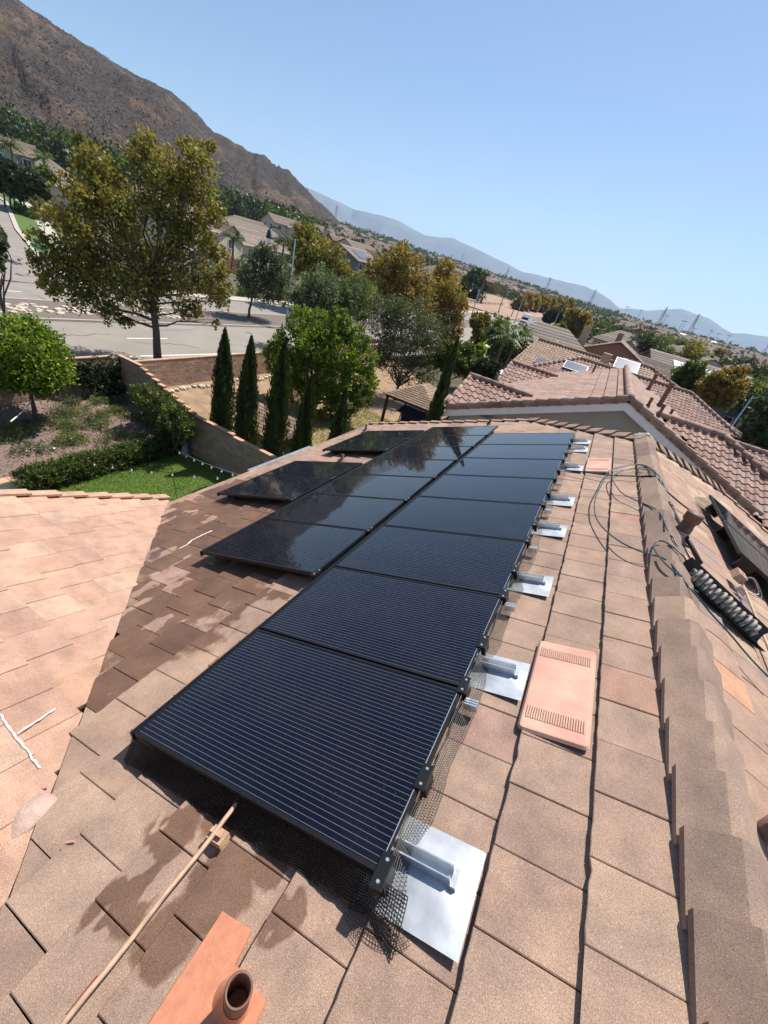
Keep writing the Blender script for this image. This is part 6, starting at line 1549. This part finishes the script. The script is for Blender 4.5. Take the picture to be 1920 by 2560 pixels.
# far masses of trees (woods and street trees too far to count)
def wood(name, pts, rr, mat, per=60, ls=0.5, kind='stuff'):
    lob = [(p, (r_, r_, r_*1.1)) for p, r_ in zip(pts, rr)]
    o = link(name, foliage_mesh(name, lob, per*len(lob), ls, mat, shell=0.5, clump=0.35, per=8, asp=0.8)); o['kind'] = 'stuff'; return o
pts, rr = [], []
for i in range(620):
    az = rnd.uniform(-72, -36); d = rnd.uniform(200, 330)+(70 if az > -50 else 0)*rnd.random(); x, y = d*math.sin(R(az)), d*math.cos(R(az)); z = g(x, y)
    for q in range(2):
        r_ = rnd.uniform(1.8, 3.6)*(1.2 if az < -54 else 1.0); pts.append((x+rnd.uniform(-2, 2), y+rnd.uniform(-2, 2), z+r_*0.8+q*rnd.uniform(2.0, 5.0)*(1.2 if az < -54 else 1.0))); rr.append(r_)
wood('hill_foot_wood', pts[:700], rr[:700], LF['dark'], 95, 1.1); wood('hill_foot_wood', pts[700:], rr[700:], LF['mid'], 95, 1.1)
pts, rr = [], []
for i in range(2600):
    az = rnd.uniform(-35, 18); d = 170+1200*rnd.random()**1.5; x, y = d*math.sin(R(az)), d*math.cos(R(az))
    if abs(x-(E_s(min(y, 470))-9)) < 16 and y < 500: continue
    if -75 < x < -24 and 130 < y < 290: continue
    r_ = rnd.uniform(1.6, 3.4); pts.append((x, y, g(x, y)+r_*1.1)); rr.append(r_)
h_ = len(pts)//3
wood('valley_trees', pts[:h_], rr[:h_], LF['olive'], 40, 1.3); wood('valley_trees', pts[h_:2*h_], rr[h_:2*h_], LF['mid'], 40, 1.3); wood('valley_trees', pts[2*h_:], rr[2*h_:], LF['dark'], 40, 1.3)
pts, rr = [], []
for i in range(1100):
    az = -35+53*i/1100; d = rnd.uniform(1000, 1500); x, y = d*math.sin(R(az)), d*math.cos(R(az)); r_ = rnd.uniform(3, 6); pts.append((x, y, g(x, y)+r_*0.8)); rr.append(r_)
wood('horizon_trees', pts, rr, LF['olive'], 18, 4.0)
# dry field and verge
sheet('dry_field', [(-30, 150), (-34, 270), (-75, 280), (-72, 140)], MT['field'], 0.1)
sheet('grass_verge', [(E_s(200)-22, 200), (E_s(290)-22, 290), (E_s(290)-29, 290), (E_s(200)-29, 200)], MT['lawn'], 0.2)
sheet('dirt_verge', [(E_s(100)-21.7, 100), (E_s(190)-21.7, 190), (E_s(190)-31, 190), (E_s(100)-31, 100)], MT['field'], 0.13)
t = thing('rail_fence', 'dark rail fence along the dry field', 'fence', (-50, 150, g(-50, 150)))
for i in range(18):
    y = 140+i*4; x = E_s(y)-30; z = g(x, y)
    m = MB(); m.box(x-.08, x+.08, y-.08, y+.08, z-.2, z+1.4); m.build('post', MT['wood'], t)
    x2, z2 = E_s(y+4)-30, g(E_s(y+4)-30, y+4)
    for hh in (0.5, 0.9, 1.3):
        m = MB(); m.tube([(x, y, z+hh), (x2, y+4, z2+hh)], 0.06, 4); m.build('rail', MT['wood'], t)

# ================================================================== STREET FURNITURE
def lamp(base, H, label, arm=1.6, rz=0.0, lantern=True, r=0.09):
    base = np.asarray(base, float); t = thing('street_lamp', label, 'street lamp', base, 'street lamps along the road')
    m = MB(); m.lathe([(r*2.0, 0), (r*2.0, 0.15), (r*1.3, 0.3), (r, 0.5), (r*0.62, H), (0, H+0.05)], base, n=10); m.build('pole', MT['steel'], t, True)
    d = np.array([math.cos(rz), math.sin(rz), 0]); top = base+np.array([0, 0, H-0.25])
    m = MB(); P = smooth([top, top+d*arm*0.35+(0, 0, 0.25), top+d*arm*0.7+(0, 0, 0.75), top+d*arm+(0, 0, 0.72), top+d*arm*1.08+(0, 0, 0.45)], 5); m.tube(P, 0.055, 6); m.build('arm', MT['rubber'], t, True)
    e = P[-1]; m = MB(); m.lathe([(0.08, 0.02), (0.15, -0.05), (0.22, -0.35), (0.27, -0.6), (0.29, -0.68), (0.24, -0.7)], e, n=10); m.build('lantern_hood', MT['rubber'], t, True)
    m = MB(); m.lathe([(0.24, -0.68), (0.22, -0.95), (0.13, -1.15), (0, -1.2)], e, n=10); m.build('lantern_globe', MT['bulb'], t, True)
lb = gnd(*C3(508, 1005)); lb[2] = g(lb[0], lb[1]); dl = np.linalg.norm((lb-CAM)[:2]); tp = at(*C3(560, 470), dl)
lamp(lb, tp[2]-lb[2], 'grey street lamp post with curved black lantern arm beside the silvery tree', 2.4, R(-160))
for k, (x, y, xt, yt, lab) in enumerate([(548, 495, 600, 380, 'tall street lamp at the road corner by the small round tree'), (150, 410, 190, 300, 'street lamp across the road by the fan palms'), (375, 420, 405, 330, 'street lamp near the white truck')]):
    P = gnd(*C4(x, y)); P[2] = g(P[0], P[1]); dl = np.linalg.norm((P-CAM)[:2]); tp = at(*C4(xt, yt), dl); lamp(P, max(7, min(12, tp[2]-P[2])), lab, 2.0, R(170 if k else 10), r=0.14)
P = gat(*CH(1320, 1100), 52); lamp(P, 7.5, 'street lamp behind the rose barrel tiles', 1.5, R(20), r=0.1)
# utility poles by the field
for x, y, xt, yt, lb in [(297, 358, 330, 250, 'wooden utility pole before the dry field'), (368, 365, 385, 300, 'short wooden pole by the rail fence')]:
    P = gat(*C4(x, y), 165); m = MB(); m.tube([P, P+(0, 0, 9)], [0.16, 0.12], 8); o = thing('utility_pole', lb, 'pole', P); m.build('pole', MT['bark'], o); m = MB(); m.box(P[0]-1, P[0]+1, P[1]-.06, P[1]+.06, P[2]+8.2, P[2]+8.4); m.build('crossarm', MT['bark'], o)
# street name sign at the corner
P = gat(*C2(215, 690), 52); t = thing('street_sign', 'green street name sign on a post at the corner', 'sign', P); m = MB(); m.tube([P, P+(0, 0, 3)], 0.04, 6); m.build('post', MT['steel'], t)
m = MB(); m.box(P[0]-.5, P[0]+.5, P[1]-.02, P[1]+.02, P[2]+2.7, P[2]+3.0); m.box(P[0]-.02, P[0]+.02, P[1]-.5, P[1]+.5, P[2]+2.35, P[2]+2.65); m.build('plate', MT['sign'], t)
# cobble band on the median
for i in range(150):
    y = 9+i*0.062*1.9; x = E_s(y)-10.0+rnd.uniform(-1.3, 1.3); s = rnd.uniform(0.12, 0.26)
    if i == 0:
        bm_ = bmesh.new(); bmesh.ops.create_icosphere(bm_, subdivisions=1, radius=1)
        for v in bm_.verts: v.co *= rnd.uniform(0.85, 1.15); v.co.z *= 0.45
        cob = bpy.data.meshes.new('cobble'); bm_.to_mesh(cob); bm_.free(); cob.materials.append(MT['rock'])
    o = link('cobble', cob, None, (x, y, g(x, y)+0.17)); o.scale = (s, s*1.2, s); o.rotation_euler = (0, 0, rnd.uniform(0, 6)); tag(o, 'tan cobble in the stone band on the road median', 'cobble', 'cobbles on the median')
# truck
P = gnd(*C4(425, 432)); z = g(P[0], P[1])+0.02; t = thing('truck', 'white box truck driving along the far carriageway', 'truck', (P[0], P[1], z))
x, y = P[0], P[1]
m = MB(); m.prism([(x-1.05, y-3.4, z+0.5), (x-1.05, y-1.2, z+0.5), (x-1.05, y-1.2, z+2.4), (x-1.05, y-2.4, z+2.35), (x-1.05, y-2.75, z+1.5), (x-1.05, y-3.4, z+1.35)], (2.1, 0, 0)); m.build('cab', MT['truckpaint'], t)
m = MB(); m.box(x-1.15, x+1.15, y-1.15, y+3.6, z+0.7, z+3.1); m.build('cargo_box', MT['truckpaint'], t)
m = MB(); m.add([(x-0.95, y-2.77, z+1.55), (x+0.95, y-2.77, z+1.55), (x+0.95, y-2.43, z+2.28), (x-0.95, y-2.43, z+2.28)], [(0, 1, 2, 3)]); m.build('windscreen', MT['window'], t)
m = MB(); m.box(x-0.9, x+0.9, y-3.43, y-3.38, z+0.75, z+1.1); m.build('grille', MT['rubber'], t)
for sx in (-0.8, 0.8):
    m = MB(); m.box(x+sx-.15, x+sx+.15, y-3.44, y-3.4, z+1.0, z+1.2); m.build('headlight', MT['bulb'], t)
    for yy in (-2.6, 2.3):
        m = MB(); m.lathe([(0, -0.13), (0.42, -0.13), (0.45, 0), (0.42, 0.13), (0, 0.13)], (x+sx*1.2, y+yy, z+0.45), (1, 0, 0), 14); m.build('wheel', MT['rubber'], t)
# parked cars under the yellowing tree
def car(px, py, d, rz, lb):
    P = gat(*CH(px, py), d); t = thing('parked_car', lb, 'car', P, 'cars parked under the street trees'); t.rotation_euler = (0, 0, R(rz)); 
    def pt_(m, nm, mt):
        me = m.mesh(nm, mt); o = bpy.data.objects.new(nm, me); COL.objects.link(o); o.parent = t
    m = MB(); m.prism([(-0.9, -2.2, .35), (-0.9, 2.2, .35), (-0.9, 2.25, .85), (-0.9, 1.5, .95), (-0.9, -1.2, 1.0), (-0.9, -2.2, .8)], (1.8, 0, 0)); pt_(m, 'body', MT['carpaint'])
    m = MB(); m.hexa([(-.82, -1.3, .98), (.82, -1.3, .98), (.82, 1.7, .95), (-.82, 1.7, .95), (-.65, -.6, 1.5), (.65, -.6, 1.5), (.65, 1.1, 1.5), (-.65, 1.1, 1.5)]); pt_(m, 'cabin', MT['window'])
    for sx in (-.85, .85):
        for yy in (-1.4, 1.35):
            m = MB(); m.lathe([(0, -.1), (.3, -.1), (.33, 0), (.3, .1), (0, .1)], (sx, yy, .33), (1, 0, 0), 12); pt_(m, 'wheel', MT['rubber'])
car(1160, 1000, 60, 80, 'dark parked car glinting under the yellowing tree'); car(1390, 1040, 56, 80, 'dark parked car in front of the cream garage')
# white canopy next door and umbrella
P = at(*C4(290, 665), 37); t = thing('patio_canopy', 'white patio canopy beside dark shrubs in the second yard', 'canopy', (P[0], P[1], -8)); m = MB(); m.box(P[0]-1.5, P[0]+1.5, P[1]-1.2, P[1]+1.2, P[2]-.08, P[2]+.08); m.build('roof', MT['white'], t)
for sx in (-1.4, 1.4):
    for sy_ in (-1.1, 1.1):
        m = MB(); m.box(P[0]+sx-.06, P[0]+sx+.06, P[1]+sy_-.06, P[1]+sy_+.06, -8.1, P[2]-.08); m.build('post', MT['white'], t)
P = at(*C3(455, 590), 70); t = thing('patio_umbrella', 'folded white umbrella across the road by the palm', 'umbrella', (P[0], P[1], g(P[0], P[1]))); m = MB(); m.lathe([(0.02, 0.9), (0.25, 0.3), (0.5, -0.5), (0.05, -0.6)], P, n=10); m.build('canopy', MT['white'], t); m = MB(); m.tube([(P[0], P[1], g(P[0], P[1])), P], 0.04, 6); m.build('pole', MT['white'], t)
# transmission towers and flood light poles
def tower_mesh(H):
    m = MB(); lv = [(0, 0.13), (0.35, 0.075), (0.55, 0.04), (1.0, 0.012)]
    def wd(s):
        for (a, wa), (b, wb) in zip(lv, lv[1:]):
            if s <= b: return H*(wa+(wb-wa)*(s-a)/(b-a))
        return 0
    steps = [0, .12, .24, .35, .45, .55, .65, .75, .85, .93, 1.0]; th = H*0.0042
    crn = [(-1, -1), (1, -1), (1, 1), (-1, 1)]
    for s0, s1 in zip(steps, steps[1:]):
        for i in range(4):
            a, b = crn[i], crn[(i+1) % 4]; w0, w1 = wd(s0), wd(s1)
            p = lambda c, w, s: (c[0]*w, c[1]*w, H*s)
            m.tube([p(a, w0, s0), p(a, w1, s1)], th, 4); m.tube([p(a, w0, s0), p(b, w1, s1)], th*0.6, 3); m.tube([p(b, w0, s0), p(a, w1, s1)], th*0.6, 3)
    for s, L in ((0.62, 0.16), (0.76, 0.19), (0.90, 0.14)):
        for sd2 in (-1, 1):
            m.tube([(0, 0, H*s), (sd2*H*L, 0, H*(s+0.012))], th*0.8, 4); m.tube([(0, 0, H*(s+0.05)), (sd2*H*L, 0, H*(s+0.012))], th*0.6, 3); m.tube([(sd2*H*L, 0, H*(s+0.012)), (sd2*H*L, 0, H*(s-0.03))], th*0.5, 3)
    return m.mesh('lattice', MT['tower'])
TM = tower_mesh(45.0)
tw = [(1143, 690, 1147, 628, 900), (1262, 700, 1272, 668, 900), (1366, 722, 1374, 692, 900), (1478, 752, 1486, 722, 900), (1648, 806, 1668, 767, 700), (1722, 832, 1744, 784, 640), (1905, 886, 1912, 850, 680), (840, 535, 834, 510, 1000)]
for i, (xb, yb, xt, yt, d_) in enumerate(tw):
    A_, B_ = at(xb, yb, d_), at(xt, yt, d_); z = g(A_[0], A_[1]); H = B_[2]-z
    t = thing('transmission_tower', ['steel lattice tower rising behind the golden tree tops', 'lattice tower above the houses by the dry field palms', 'lattice tower before the long blue ridge', 'lattice tower where the blue ridge drops', 'tall lattice tower beside a single flood light pole', 'largest lattice tower among the flood light poles', 'lattice tower past the last flood light pole', 'lattice tower on the shoulder of the brown hill'][i], 'pylon', (A_[0], A_[1], z), 'transmission towers across the valley')
    o = bpy.data.objects.new('lattice', TM); COL.objects.link(o); o.parent = t; s = H/45.0; t.scale = (s, s, s); t.rotation_euler = (0, 0, R(20+i*9))
fl = [(1395, 0, 450), (1355, 505, 380)]
for i, (x, y, xt, yt) in enumerate([(935, 372, 948, 338), (1000, 392, 1020, 355), (1205, 455, 1225, 408), (1218, 458, 1238, 410), (1348, 502, 1374, 458), (1386, 512, 1412, 474), (1437, 528, 1470, 485), (1125, 425, 1140, 380), (1275, 470, 1285, 445)]):
    A_, B_ = at(*C4(x, y), 520), at(*C4(xt, yt), 520); z = g(A_[0], A_[1]); H = B_[2]-z
    t = thing('flood_light_pole', 'tall sports field light pole on the valley floor', 'light pole', (A_[0], A_[1], z), 'flood light poles on the valley floor')
    m = MB(); m.tube([(A_[0], A_[1], z), (A_[0], A_[1], z+H)], [0.22, 0.14], 6); m.build('pole', MT['tower'], t); m = MB(); m.box(A_[0]-2.0, A_[0]+2.0, A_[1]-.15, A_[1]+.15, z+H-.25, z+H+.15); m.build('lamp_bank', MT['tower'], t)
# ================================================================== AIR
m = MB(); m.box(-13400, 13400, -1950, 13400, -12, 1040)
hm_, nt, b = newmat('haze_air'); nt.nodes.remove(b)
pv_ = N(nt, 'ShaderNodeVolumePrincipled'); pv_.inputs['Density'].default_value = 7.5e-5; pv_.inputs['Color'].default_value = (0.50, 0.72, 1.0, 1); pv_.inputs['Anisotropy'].default_value = 0.15
nt.links.new(pv_.outputs[0], nt.nodes['Material Output'].inputs['Volume'])
hz = m.build('haze', hm_); hz['kind'] = 'stuff'
